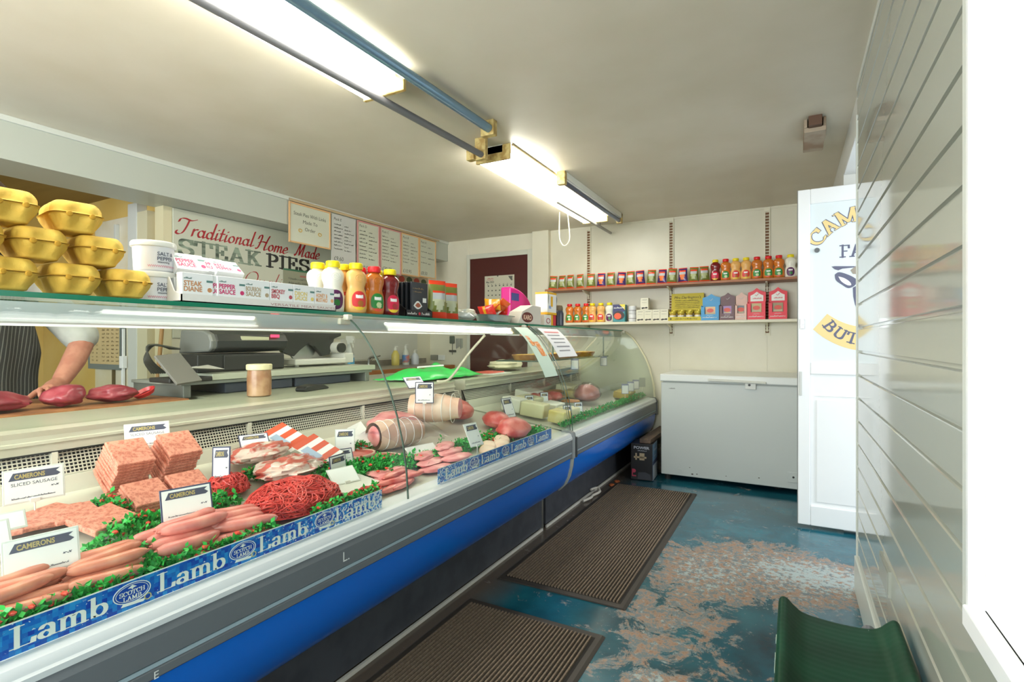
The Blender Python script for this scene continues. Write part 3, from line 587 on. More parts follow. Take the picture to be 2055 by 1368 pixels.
def sauce(name_lines, col, loc, rz, label, rot=None):
    t = thing('sauce_box', label, 'box', loc, rz, 'boxed sauces')
    cb = MB().box(-.013, -.0425, 0, .013, .0425, .062).build('carton', BOXW, t, bevel=.0008, seg=1)
    m = MB(); x = .0134
    for k, s_ in enumerate(name_lines): m.text(s_, (x, -.038, .027 - .0155 * k), Y, Z, .0185, 'l', .03, fit=.05 if len(s_) > 3 else .03)
    m.cyl((.0130, .033, .018), (x, .033, .018), .0065, 14)
    m.cur = 1; m.box(.0130, .024, .039, x, .042, .045); squig(m, (x, -.038, .0445), Y, Z, .022, .005, 3)
    m.build('box_print', [col, TEALP], cb)
    if rot: t.rotation_euler = rot
    return t
P = {k: mt('print_' + k, v, .5) for k, v in dict(copper='#c98f62', magenta='#cf3a72', tan='#b7a383', rust='#c2525c', straw='#e5cf7c', amber='#efb27c').items()}
zt = GZ + .0215
sauce(['STEAK', 'DIANE'], P['copper'], (-1.458, .847, zt - .003), 0, 'white sauce box lettered steak diane at the tray end')
sauce(['PEPPER', 'SAUCE'], P['magenta'], (-1.474, .880, zt - .003), .04, 'pepper sauce box half hidden behind the steak diane box')
sauce(['PEPPER', 'SAUCE'], P['magenta'], (-1.462, .906, zt - .003), .04, 'pepper sauce box just behind the front pepper sauce box')
sauce(['PEPPER', 'SAUCE'], P['magenta'], (-1.458, .945, zt - .003), 0, 'frontmost white box lettered pepper sauce in magenta')
sauce(['BOURBON', 'SAUCE'], P['tan'], (-1.458, 1.028, zt - .003), 0, 'white sauce box lettered in tan, next after the pepper sauce')
sauce(['SMOKEY', 'BBQ'], P['rust'], (-1.458, 1.115, zt - .003), 0, 'white sauce box lettered smokey bbq in rusty red')
sauce(['DIJON', 'SAUCE'], P['straw'], (-1.458, 1.202, zt - .003), 0, 'white sauce box lettered in straw yellow')
sauce(['HONEY &', 'MUSTARD'], P['amber'], (-1.458, 1.289, zt - .003), 0, 'white sauce box lettered in orange at the far tray end')
for k in range(5): tag(MB().box(-1.530, .815 + k * .105, GZ + .003, -1.50, .900 + k * .105, GZ + .070).build('sauce_box', BOXW, bevel=.0008, seg=1), 'white sauce box in the back row of the tray', 'box', 'back row of sauce boxes')
sauce(['PEPPER', 'SAUCE'], P['magenta'], (-1.505, .865, zt + .066), 0, 'sauce box leaning back on the row above steak diane', (0, math.radians(-38), -.05))
sauce(['PEPPER', 'SAUCE'], P['magenta'], (-1.510, .938, zt + .068), 0, 'sauce box lying tilted on top of the row, left one of the pair', (0, math.radians(-44), .05))
sauce(['RED', 'PEPPER'], P['magenta'], (-1.495, .972, zt + .068), 0, 'sauce box lying tilted on the pepper sauce boxes, its print facing up', (0, math.radians(-50), -.02))
# ---- squeeze bottles
BP = [(.034, 0), (.040, .004), (.0425, .02), (.0430, .05), (.0405, .072), (.035, .088), (.0335, .095), (.036, .106), (.0405, .120), (.0420, .132), (.040, .146), (.032, .157), (.021, .162), (.020, .168)]
def br(z):
    for (r0, z0), (r1, z1) in zip(BP, BP[1:]):
        if z0 <= z <= z1: return r0 + (r1 - r0) * (z - z0) / (z1 - z0)
    return .03
def bottle(label, liquid, capm, labs, group):
    t = thing('sauce_bottle', label, 'bottle', (0, 0, 0), 0, group); SY = .68
    bb_ = MB().lathe(BP, 28, sy=SY).build('bottle_body', liquid, t, smooth=60)
    cp = [(.0245, .1655), (.0255, .168), (.0255, .185), (.023, .1885)]
    MB().lathe(cp, 24).build('bottle_cap', capm, t, smooth=40)
    m = MB()
    def fn(u, v):
        a = 2 * PI * v; e = .85; z = .046 + .036 * u * math.copysign(abs(math.sin(a)) ** e, math.sin(a)); x = .029 * u * math.copysign(abs(math.cos(a)) ** e, math.cos(a)); r = br(z)
        return (x, -SY * math.sqrt(max(r * r - x * x, 0)) - .0007, z)
    nu, nv = 12, 32; m.grid(fn, nu, nv, True); q = []
    for i in range(nu):
        for j in range(nv):
            p = fn((i + .5) / nu, (j + .5) / nv); k = 0
            if .055 < p[2] < .067 and abs(p[0]) < .0155: k = 1
            elif p[2] < .047 and math.hypot(p[0] - .004, p[2] - .036) < .012: k = 2
            elif p[2] < .023: k = 3
            q.append(k)
    m.m = q; m.build('bottle_label', labs, t, smooth=60)
    # embossed swirl
    s_ = MB()
    for rr in (.010, .017):
        pts = [(rr * math.cos(a), -SY * br(.131 + rr * .8 * math.sin(a)) * .985 * math.sqrt(max(1 - (rr * math.cos(a) / .042) ** 2, 0)), .131 + rr * .8 * math.sin(a)) for a in [2 * PI * i / 24 for i in range(22)]]
        s_.tube(pts, .0014, 5)
    s_.build('swirl_emboss', liquid, bb_, smooth=60)
    return t
MAYO = mt('mayonnaise', '#eceadb', .3); BURG = mt('burger_sauce', '#eab569', .3); SWCH = mt('sweet_chilli', '#cf7526', .15, coat=.5); KETC = mt('tomato_ketchup', '#7c1a1c', .15, coat=.5)
LP = [mt('label_purple', '#5d1f58', .4), WHT, mt('label_leaf', '#2f7a35', .4), mt('label_purple', '#5d1f58')]
LR = [mt('label_red', '#dd3a3a', .4), WHT, mt('label_bun', '#b06a2c', .4), mt('label_yellow', '#f0cf36', .4)]
LG = [mt('label_green', '#2c8a3c', .4), WHT, mt('label_pale', '#c9dba3', .4), mt('label_orange', '#e0543a', .4)]
LK = [mt('label_crimson', '#d9244a', .4), WHT, mt('label_tomato', '#ad2f34', .4), mt('label_yellow', '#f0cf36')]
b0 = {}
for k, (lq, cp, lb, nm) in dict(mayo=(MAYO, YELC, LP, 'mayonnaise'), burger=(BURG, YELC, LR, 'burger sauce'), chilli=(SWCH, REDC, LG, 'sweet chilli'), ketch=(KETC, YELC, LK, 'dark ketchup'), ketchr=(KETC, REDC, LK, 'ketchup')).items():
    b0[k] = [bottle, (lq, cp, lb), None]
def put(k, loc, rz, label, group):
    e = b0[k]
    if e[2] is None: e[2] = bottle(label, *e[1], group); e[2].location = loc; e[2].rotation_euler = (0, 0, rz); return e[2]
    return dup(e[2], loc, rz, label, group)
GC = 'squeeze bottles on the glass counter'; GU = 'squeeze bottles on the upper shelf'; GL = 'squeeze bottles on the lower shelf'
A = PI / 2 + .0
put('mayo', (-1.495, 1.372, GZ), A - .35, 'white mayonnaise bottle in front, beside the honey mustard box', GC)
put('mayo', (-1.575, 1.372, GZ), A - .3, 'white mayonnaise bottle behind the other mayonnaise bottle', GC)
put('burger', (-1.460, 1.452, GZ), A - .28, 'pale orange burger sauce bottle at the front with a red label', GC)
put('burger', (-1.525, 1.452, GZ), A - .28, 'pale orange burger sauce bottle second in its file', GC)
put('burger', (-1.595, 1.455, GZ), A - .28, 'pale orange burger sauce bottle hindmost in its file', GC)
put('chilli', (-1.465, 1.555, GZ), A - .25, 'orange sweet chilli bottle in front with a green label', GC)
put('chilli', (-1.535, 1.550, GZ), A - .25, 'orange sweet chilli bottle behind the green labelled one', GC)
put('ketch', (-1.465, 1.647, GZ), A - .25, 'dark red bottle with yellow cap and crimson label', GC)
put('ketch', (-1.535, 1.645, GZ), A - .25, 'dark red bottle with yellow cap behind the crimson labelled one', GC)
SU, SL = 1.652, 1.311
for k, x, lb in [('ketch', -.592, 'dark red bottle with yellow cap on the upper shelf'), ('chilli', -.508, 'red capped orange bottle next to the dark red one on the upper shelf'), ('burger', -.428, 'first pale orange yellow capped bottle on the upper shelf'), ('burger', -.346, 'second pale orange yellow capped bottle on the upper shelf'),
                 ('chilli', -.262, 'red capped orange bottle just left of the slotted upright, upper shelf'), ('chilli', -.175, 'red capped orange bottle before the slotted upright, upper shelf'), ('chilli', -.097, 'red capped orange bottle beside the white bottle, upper shelf'), ('mayo', -.012, 'white yellow capped bottle near the door, upper shelf'), ('mayo', .072, 'white bottle half hidden by the open door, upper shelf')]:
    put(k, (x, 4.84, SU), rnd.uniform(-.12, .12), lb, GU)
for k, x, lb in [('chilli', -1.965, 'red capped orange bottle nearest the yellow tin, lower shelf'), ('chilli', -1.878, 'middle one of three red capped orange bottles, lower shelf'), ('chilli', -1.79, 'red capped orange bottle beside the upright, lower shelf'), ('burger', -1.725, 'pale orange yellow capped bottle, first of two on the lower shelf'), ('burger', -1.638, 'pale orange yellow capped bottle beside the white one, lower shelf'), ('mayo', -1.551, 'white bottle on the lower shelf beside the noodle pack')]:
    put(k, (x, 4.85, SL), rnd.uniform(-.1, .1), lb, GL)
# ---- black pouches in a display carton, dark jar beside it
t = thing('pouch_carton', 'black display carton full of dark sauce pouches', 'display box', (-1.49, 1.83, GZ))
m = MB()
for y in (1.725, 1.905): m.prism([(-1.57, GZ), (-1.445, GZ), (-1.445, GZ + .028), (-1.57, GZ + .115)], y, y + .003, 'y')
m.box(-1.57, 1.725, GZ, -1.445, 1.908, GZ + .003).box(-1.448, 1.725, GZ, -1.445, 1.908, GZ + .028).box(-1.57, 1.725, GZ, -1.567, 1.908, GZ + .115)
m.build('carton', mt('black_card', '#1f1e1d', .4), t, world=True)
m = MB(); squig(m, (-1.4446, 1.733, GZ + .008), Y, Z, .06, .012, 5); squig(m, (-1.4446, 1.83, GZ + .008), Y, Z, .06, .013, 8); m.c(1).cyl((-1.4446, 1.815, GZ + .014), (-1.4440, 1.815, GZ + .014), .007, 12)
m.build('carton_print', [WHT, RED], t, world=True)
for k in range(4):
    p_ = thing('sauce_pouch', ['black sauce pouch at the front of the display carton', 'second black sauce pouch in the display carton', 'third black sauce pouch in the display carton', 'hindmost black sauce pouch in the display carton'][k], 'pouch', (-1.465 - k * .022, 1.838 - k * .004, GZ + .004), 0, 'black sauce pouches')
    MB().box(-.007, -.058, 0, .004, .058, .15).build('pouch_body', mt('black_pouch', '#2a2d33', .2, coat=.4), p_, bevel=.003)
    if k == 0:
        m = MB(); m.c(0).prism([(-.045 + .06 * (i / 12), .045 + .022 * math.sin(PI * i / 12)) for i in range(13)] + [(.015 - .06 * (i / 12), .045 - .014 * math.sin(PI * i / 12)) for i in range(1, 12)], .0045, .0050, 'x')
        m.c(1).prism([(-.034 + .04 * (i / 8), .046 + .013 * math.sin(PI * i / 8)) for i in range(9)] + [(.004 - .036 * (i / 8), .045 - .007 * math.sin(PI * i / 8)) for i in range(1, 8)], .0051, .0055, 'x')
        m.c(2); squig(m, (.0048, -.05, .118), Y, Z, .075, .009, 4); squig(m, (.0048, -.045, .104), Y, Z, .06, .007, 6); m.c(0).box(.0044, .02, .062, .005, .045, .082)
        m.build('pouch_print', [WHT, mt('print_stew', '#b3603e', .4), mt('print_bronze', '#a68c68', .4)], p_)
t = thing('sauce_jar', 'dark jar with a cream label between ketchup and the black carton', 'jar', (-1.54, 1.712, GZ))
MB().lathe([(.022, 0), (.024, .003), (.024, .12), (.02, .135), (.018, .14)], 20).build('jar_body', mt('dark_soy', '#1e1410', .15), t, smooth=40); MB().cyl((0, 0, .14), (0, 0, .165), .02, 20).build('jar_lid', mt('black_lid', '#16181a', .4), t, smooth=40)
MB().lathe([(.0245, .015), (.0245, .085)], 20, cap=False).build('jar_label', mt('label_cream', '#d9cf8e', .5), t, smooth=40)
# ---- stuffing/herb bags
def bagmesh(w_, h, d, seed=0, seal=.12):
    def fn(u, v):
        a = 2 * PI * v; k = math.sin(PI * min(max((u - .04) / .92, 0), 1)) ** .55; k = max(k, .04)
        n = mnoise.noise(Vector((math.cos(a) * 2 + seed, math.sin(a) * 2, u * 5))) * .10
        return (w_ / 2 * math.cos(a) * (1 - .07 * math.sin(PI * u)) * (1 - .16 * u), -d / 2 * math.sin(a) * k * (1 + n * 2), h * u + .004 * n)
    return MB().grid(fn, 18, 26, True), fn
OLIVE = mt('olive_bag', '#6d7430', .3, coat=.3); VIO = mt('violet_bag', '#3d2466', .3, coat=.3); SEALR = mt('red_seal', '#e2401c', .4)
def snack(kind, w_=.092, h=.140):
    t = thing('stuffing_bag', '', 'bag', (0, 0, 0)); m, fn = bagmesh(w_, h, .042, 1 if kind else 4)
    q = []
    for i in range(18):
        for j in range(26):
            u = (i + .5) / 18; v = (j + .5) / 26; xx = math.cos(2 * PI * v) * w_ / 2 / w_; k = 0
            if u > .93 or u < .10: k = 1
            elif math.sin(2 * PI * v) > .15:
                if .58 < u < .74 and abs(xx) < .36: k = 2
                elif .74 <= u < .86 and abs(xx) < .36: k = 1
                elif .2 < u <= .58 and abs(xx) < .33 * math.sqrt(max(0, (u - .17) / .41)): k = 3
            q.append(k)
    m.m = q
    m.build('bag_body', [OLIVE, SEALR, mt('bag_silver', '#b9bdbd', .4), mt('bag_sage', '#a9b07c', .4)] if kind else [VIO, SEALR, mt('bag_silver', '#b9bdbd'), mt('bag_orange', '#e8762e', .4)], t, smooth=60)
    return t
sg = snack(1); sv = snack(0)
desc = {'1': 'olive green', '0': 'violet'}; ordn = ['first', 'second', 'third', 'fourth', 'fifth', 'sixth', 'seventh', 'eighth', 'ninth', 'tenth', 'eleventh', 'twelfth']
xs = [-2.14, -2.045, -1.95, -1.845, -1.735, -1.632, -1.535, -1.438, -1.342, -1.245, -1.15, -1.055, -.962, -.868, -.776, -.68]
pat = '1111101010101011'; cnt = {'1': 0, '0': 0}
for i, (x, k) in enumerate(zip(xs, pat)):
    lb = '%s %s red sealed bag from the left on the upper shelf' % (ordn[cnt[k]], desc[k]); cnt[k] += 1
    src = sg if k == '1' else sv; lo = (x, 4.835 + rnd.uniform(-.01, .01), SU - .002); ro = (math.radians(-4), rnd.uniform(-.07, .07), rnd.uniform(-.2, .2))
    if cnt[k] == 1: src.location = lo; src.rotation_euler = ro; src['label'] = lb; src['group'] = 'bags on the upper shelf'
    else: dup(src, lo, None, lb, None, ro)
def slaw(loc, rz, label):
    t = thing('herb_bag', label, 'bag', loc, rz, 'big herb bags on the counter'); m, fn = bagmesh(.115, .178, .05, 2); q = []
    for i in range(18):
        for j in range(26):
            u = (i + .5) / 18; v = (j + .5) / 26; xx = math.cos(2 * PI * v); k = 0
            if u > .9 or u < .14: k = 1
            elif math.sin(2 * PI * v) > .1:
                if .5 < u < .66 and abs(xx) < .75: k = 2
                elif .66 <= u < .74 and abs(xx) < .7: k = 1
                elif .16 < u <= .5 and abs(xx) < .8 * (u - .12) / .38: k = 3
            q.append(k)
    m.m = q; m.build('bag_body', [mt('moss_bag', '#777f35', .3, coat=.3), SEALR, mt('bag_silver', '#b9bdbd'), mt('bag_window', '#c5c9a6', .3)], t, smooth=60); return t
slaw((-1.47, 1.978, GZ), A - .3, 'moss green bag with red seals, nearer one of two beside the black carton')
slaw((-1.485, 2.098, GZ), A - .3, 'moss green bag with red seals, farther one of two on the glass')
# ---- plastic wrap bag, foil tray, crisp bags, paper bag, tin, bin
t = tag(MB().blob((-1.50, 2.245, GZ + .026), (.07, .06, .034), .35, 2.2, 5, flat=.2).build('plastic_bag', mt('frosty_plastic', '#cfcdb8', .25, coat=.4, col2='#b9c0ba', scale=18), smooth=60), 'small crumpled clear plastic bag on the glass beside the green bags', 'bag')
FOIL = mt('foil', '#b4bdb8', .28, .85, bump=.5, bscale=40)
t = thing('foil_tray', 'oval foil tray on the glass heaped with orange wrapped snacks', 'tray', (-1.50, 2.56, GZ))
pf = [(.075, 0), (.085, .004), (.098, .036), (.112, .037), (.113, .039), (.099, .040), (.096, .037), (.083, .008), (.0, .006)]
MB().lathe(pf, 32, sx=.75, sy=1.75, cap=False).build('tray_dish', FOIL, t, smooth=40)
CRISP = [mt('crisp_orange', '#ee6a2c', .25, coat=.5), mt('crisp_red', '#dd2f28', .25, coat=.5), mt('crisp_gold', '#e0a01c', .25, coat=.5), mt('crisp_white', '#e9dccb', .3)]
for i, (dx, dy, dz, ry, rz, k, lb) in enumerate([(-.01, -.06, .035, .5, .4, 1, 'red wrapped snack at the near end of the foil tray'), (.0, .02, .045, -.4, 1.2, 0, 'orange wrapped snack on the heap in the foil tray'), (-.01, .09, .04, .4, -.5, 1, 'red wrapped snack at the far end of the foil tray'), (-.01, .0, .075, .9, .2, 2, 'gold wrapped snack on top of the heap'), (.01, .06, .07, -.7, .9, 0, 'orange wrapped snack leaning at the top of the heap')]):
    m, fn = bagmesh(.08, .10, .03, i * 3); M_ = Matrix.Rotation(1.2 + ry * .4, 4, 'Y') @ Matrix.Rotation(rz, 4, 'Z') @ Matrix.Translation((0, 0, -.05))
    m.v = [tuple(M_ @ Vector(p)) for p in m.v]; m.m = [1 if 5 < f_ // 26 < 9 and f_ % 26 < 12 else 0 for f_ in range(len(m.f))]
    o = m.build('snack_bag', [CRISP[k], CRISP[3] if i % 2 else CRISP[2]], smooth=60); o.location = (-1.50 + dx, 2.56 + dy, GZ + .025 + dz); tag(o, lb, 'snack bag', 'wrapped snacks in the foil tray')
t = thing('snack_carton', 'pale carton with a dark red lettered oval beside the foil tray', 'box', (-1.50, 2.90, GZ))
MB().prism([(2.74, GZ), (3.06, GZ), (3.06, GZ + .115), (2.94, GZ + .12), (2.80, GZ + .075)], -1.53, -1.44, 'x').build('carton', mt('carton_pale', '#d9d3c6', .5), t, world=True, bevel=.003)
m = MB(); m.c(0).prism([(2.865 + .075 * math.cos(a), GZ + .04 + .032 * math.sin(a)) for a in [2 * PI * i / 24 for i in range(24)]], -1.4399, -1.4390, 'x'); m.c(1).text('KARO', (-1.4386, 2.865, GZ + .026), Y, Z, .04, 'c', .03, fit=.11)
m.build('carton_print', [mt('print_maroon', '#6b2520', .5), mt('print_peach', '#f0cdb0', .5)], t, world=True)
tag(MB().box(-1.470, 2.815, 1.163, -1.425, 2.865, 1.2225).build('joint_sticker', mt('tiger_sticker', '#6f3a1e', .35, col2='#d77a3a', scale=60)), 'brown and orange patterned strip at the joint between the counters', 'sticker')
t = thing('pink_pack', 'bright pink rounded pack with a navy label behind the pale carton', 'pack', (-1.66, 3.1, GZ))
MB().prism([(3.02, GZ), (3.34, GZ), (3.34, GZ + .10)] + [(3.02 + .32 * math.cos(a), GZ + .10 + .155 * math.sin(a)) for a in [PI / 2 * i / 10 for i in range(1, 10)]] + [(3.02, GZ + .255)], -1.72, -1.64, 'x').build('pack_body', mt('hot_pink', '#d81f86', .25), t, world=True, bevel=.012, seg=3)
MB().box(-1.64, 3.025, GZ + .165, -1.6385, 3.13, GZ + .215).build('pack_label', mt('label_navy', '#2d3f83', .4), t, world=True)
t = thing('gift_tin', 'white and yellow boxed treat bag with a grey cord handle on the far glass', 'box', (-1.50, 3.265, GZ))
m = MB(); m.c(0).box(-1.55, 3.205, GZ + .085, -1.46, 3.355, GZ + .225); m.c(1).box(-1.551, 3.203, GZ + .075, -1.459, 3.357, GZ + .09).box(-1.551, 3.203, GZ + .215, -1.459, 3.357, GZ + .228).box(-1.459, 3.26, GZ + .13, -1.4575, 3.29, GZ + .20); m.c(2).box(-1.459, 3.228, GZ + .115, -1.4575, 3.262, GZ + .135)
m.build('carton', [WHT, mt('sun_yellow', '#f0b821', .4), mt('print_sky', '#9fb2d8', .4)], t, world=True)
MB().tube(sm([(-1.47, 3.222, GZ + .09), (-1.46, 3.222, GZ + .20), (-1.48, 3.23, GZ + .232), (-1.50, 3.28, GZ + .236), (-1.48, 3.345, GZ + .23), (-1.46, 3.36, GZ + .19), (-1.47, 3.352, GZ + .1)], 5), .004, 6).build('cord_handle', mt('cord_grey', '#6e6f63', .6), t, world=True, smooth=60)
t = thing('small_carton', 'small white carton with a red oval under the yellow boxed treat', 'box', (-1.49, 3.2, GZ))
MB().box(-1.54, 3.14, GZ, -1.45, 3.245, GZ + .07).build('carton', mt('carton_ivory', '#ece8dc', .5), t, world=True, bevel=.002)
m = MB(); m.tube([(-1.4495, 3.195 + .028 * math.cos(a), GZ + .03 + .016 * math.sin(a)) for a in [2 * PI * i / 20 for i in range(21)]], .003, 5); m.build('carton_print', [mt('print_brick', '#a8545a', .5)], t, world=True)
tag(MB().box(-1.55, 3.25, GZ, -1.46, 3.30, GZ + .073).build('yellow_carton', mt('sun_yellow', '#f0b821'), bevel=.002), 'yellow carton standing under the boxed treat', 'box')
tag(MB().box(-1.55, 3.304, GZ, -1.46, 3.35, GZ + .073).build('red_carton', mt('carton_red', '#d2283a', .4), bevel=.002), 'red carton standing under the boxed treat', 'box')
t = thing('spice_jar', 'dark blue grey jar with a brown lid on the far glass', 'jar', (-1.48, 3.43, GZ))
MB().lathe([(.036, 0), (.042, .006), (.042, .09), (.036, .108), (.03, .112)], 24).build('jar_body', mt('slate_jar', '#3a3d4b', .3), t, smooth=40); MB().lathe([(.034, .11), (.036, .115), (.036, .135), (.03, .148), (.012, .152)], 20).build('jar_lid', mt('jar_lid_brown', '#6b5b41', .5), t, smooth=40)
# ---- shelves on the back wall
SHW = mt('shelf_wood', '#a5683f', .45, col2='#8d5530', scale=4, stretch=(1, 9, 9)); SHC = mt('shelf_cream', '#dcd7c0', .4)
def bracket(m, x, z):
    m.prism([(YB, z - .10), (YB, z - .02), (YB - .17, z - .02), (YB - .17, z - .028), (YB - .03, z - .055), (YB - .015, z - .10)], x - .008, x + .008, 'x')
t = thing('wall_shelf', 'brown upper wall shelf lined with bags and bottles', 'shelf', (-1.0, 4.89, SU))
MB().box(-2.2, 4.765, SU - .022, .2, YB - .001, SU - .001).build('shelf_board', SHW, t, world=True, bevel=.002)
for x in (-1.815, -1.0, -.19): m = MB(); bracket(m, x, SU); m.build('shelf_bracket', SHC, t, world=True)
t = thing('wall_shelf', 'cream lower wall shelf with jars and red display boxes', 'shelf', (-1.0, 4.89, SL))
MB().box(-2.2, 4.765, SL - .024, .2, YB - .001, SL - .001).build('shelf_board', SHC, t, world=True, bevel=.002)
for x in (-1.815, -1.0, -.19): m = MB(); bracket(m, x, SL); m.build('shelf_bracket', SHC, t, world=True)
for x, lb in ((-1.815, 'slotted upright rail nearest the maroon door'), (-1.0, 'middle slotted upright rail on the back wall'), (-.19, 'slotted upright rail nearest the open white door')):
    t = thing('shelf_upright', lb, 'shelf upright', (x, YB, 1.75), 0, 'slotted upright rails')
    MB().box(x - .023, YB - .014, 1.18, x - .015, YB, 2.25).box(x + .015, YB - .014, 1.18, x + .023, YB, 2.25).box(x - .015, YB - .005, 1.18, x + .015, YB, 2.25).box(x - .024, YB - .016, 2.25, x + .024, YB, 2.285).build('channel', SHC, t, world=True)
    m = MB()
    for k in range(40): m.box(x - .014, YB - .0075, 1.2 + k * .0262, x + .014, YB - .005, 1.219 + k * .0262)
    m.build('slot_strip', mt('slot_brown', '#74502c', .6), t, world=True)
# lower shelf goods
t = thing('noodle_pack', 'teal and navy food pack with a bowl picture on the lower shelf', 'pack', (-1.46, 4.85, SL))
MB().box(-1.503, 4.80, SL, -1.385, 4.88, SL + .165).build('pack_body', mt('pack_teal', '#2d8a93', .35), t, world=True, bevel=.006)
m = MB(); m.c(0).prism([(-1.503, SL + .165), (-1.385, SL + .165), (-1.385, SL + .10), (-1.503, SL + .06)], 4.799, 4.7995, 'y'); m.c(1).prism([(-1.44, SL + .165), (-1.385, SL + .165), (-1.385, SL + .11)], 4.7985, 4.799, 'y')
m.c(2).prism([(-1.445 + .055 * math.cos(a), SL + .06 + .042 * math.sin(a)) for a in [2 * PI * i / 20 for i in range(20)]], 4.798, 4.7988, 'y'); m.c(3).prism([(-1.455 + .035 * math.cos(a), SL + .055 + .03 * math.sin(a)) for a in [2 * PI * i / 16 for i in range(16)]], 4.797, 4.798, 'y'); m.c(4); squig(m, (-1.495, 4.798, SL + .125), X, Z, .1, .02, 9)
m.build('pack_print', [mt('pack_navy', '#2a2f63', .4), mt('pack_yellow', '#e7d53a', .4), mt('pack_black', '#2b1a18', .4), mt('pack_orange', '#e5572b', .4), WHT], t, world=True)
for k, lb in enumerate(('lower white tin beside the noodle pack', 'white tin on top of the other tin beside the noodle pack')):
    t = thing('white_tin', lb, 'tin', (-1.328, 4.85, SL + k * .075), 0, 'white tins on the lower shelf'); MB().lathe([(.036, 0), (.037, .003), (.037, .07), (.036, .073)], 24).build('tin_body', mt('tin_white', '#dcdde0', .35), t, smooth=40); MB().lathe([(.0375, .03), (.0375, .034)], 24, cap=False).build('tin_band', INK, t)
def obox(x, z, label):
    t = thing('biscuit_box', label, 'box', (x, 4.84, z), 0, 'cream boxes on the lower shelf'); MB().box(-.036, -.03, 0, .036, .03, .108).build('carton', mt('box_cream', '#e4e1cd', .5), t, bevel=.001)
    m = MB(); squig(m, (-.028, -.0305, .088), X, Z, .05, .007, 2); squig(m, (-.026, -.0305, .064), X, Z, .046, .004, 6); m.build('box_print', INK, t); m = MB(); m.c(1).prism([(-.03, .018), (-.012, .024), (.0, .020), (.02, .026), (.03, .02), (.024, .010), (.0, .012), (-.022, .006)], -.0306, -.0302, 'y'); m.build('box_emblem', [INK, mt('print_black', '#3c3a33', .5)], t); return t
for k, x in enumerate((-1.245, -1.172, -1.099, -1.026)): obox(x, SL, '%s cream box in the row of four on the lower shelf' % ('first', 'second', 'third', 'fourth')[k])
obox(-1.205, SL + .109, 'single cream box standing on top of the row of cream boxes')
YB_ = mt('card_yellow', '#cdbb1c', .5)
t = thing('jar_display', 'yellow card display stand with a printed back holding jars', 'display', (-.84, 4.86, SL))
m = MB().box(-.985, 4.79, SL, -.70, 4.90, SL + .004).box(-.985, 4.787, SL, -.70, 4.79, SL + .034).prism([(4.92, SL), (4.925, SL), (4.945, SL + .255), (4.94, SL + .255)], -.985, -.70, 'x').box(-.985, 4.79, SL, -.982, 4.90, SL + .03).box(-.703, 4.79, SL, -.70, 4.90, SL + .03)
sc_ = m.build('stand_card', YB_, t, world=True)
m = MB(); m.text("Mrs Darlington's", (-.842, 4.932, SL + .207), X, Z, .034, 'c', .0, .25, fit=.235)
for k in range(5): squig(m, (-.955, 4.930 - k * .002, SL + .185 - k * .016), X, Z, .22, .008 if k else .011, k)
squig(m, (-.935, 4.7865, SL + .010), X, Z, .2, .014, 12); m.cyl((-.963, 4.787, SL + .017), (-.963, 4.7862, SL + .017), .009, 12); m.build('stand_print', mt('print_olive', '#6b6215', .5), sc_, world=True)
for r_ in range(2):
    for k in range(4):
        t = thing('honey_jar', ('%s jar from the left in the front row of the yellow stand' if r_ == 0 else '%s jar from the left in the back row of the yellow stand') % ('first', 'second', 'third', 'fourth')[k], 'jar', (-.95 + k * .072, 4.818 + r_ * .060, SL + .0055 + r_ * .018), 0, 'small jars in the yellow stand')
        MB().lathe([(.026, 0), (.029, .004), (.029, .05), (.025, .058)], 20).build('jar_body', mt('jar_curd', '#b99a3e', .2), t, smooth=40); MB().lathe([(.029, .058), (.031, .061), (.031, .074), (.028, .077)], 20).build('jar_lid', mt('gold_lid', '#d3c14a', .3, .3), t, smooth=40)
        MB().lathe([(.0296, .01), (.0296, .044)], 20, cap=False).build('jar_label', mt('label_white', '#e6e4dc', .5), t, smooth=40)
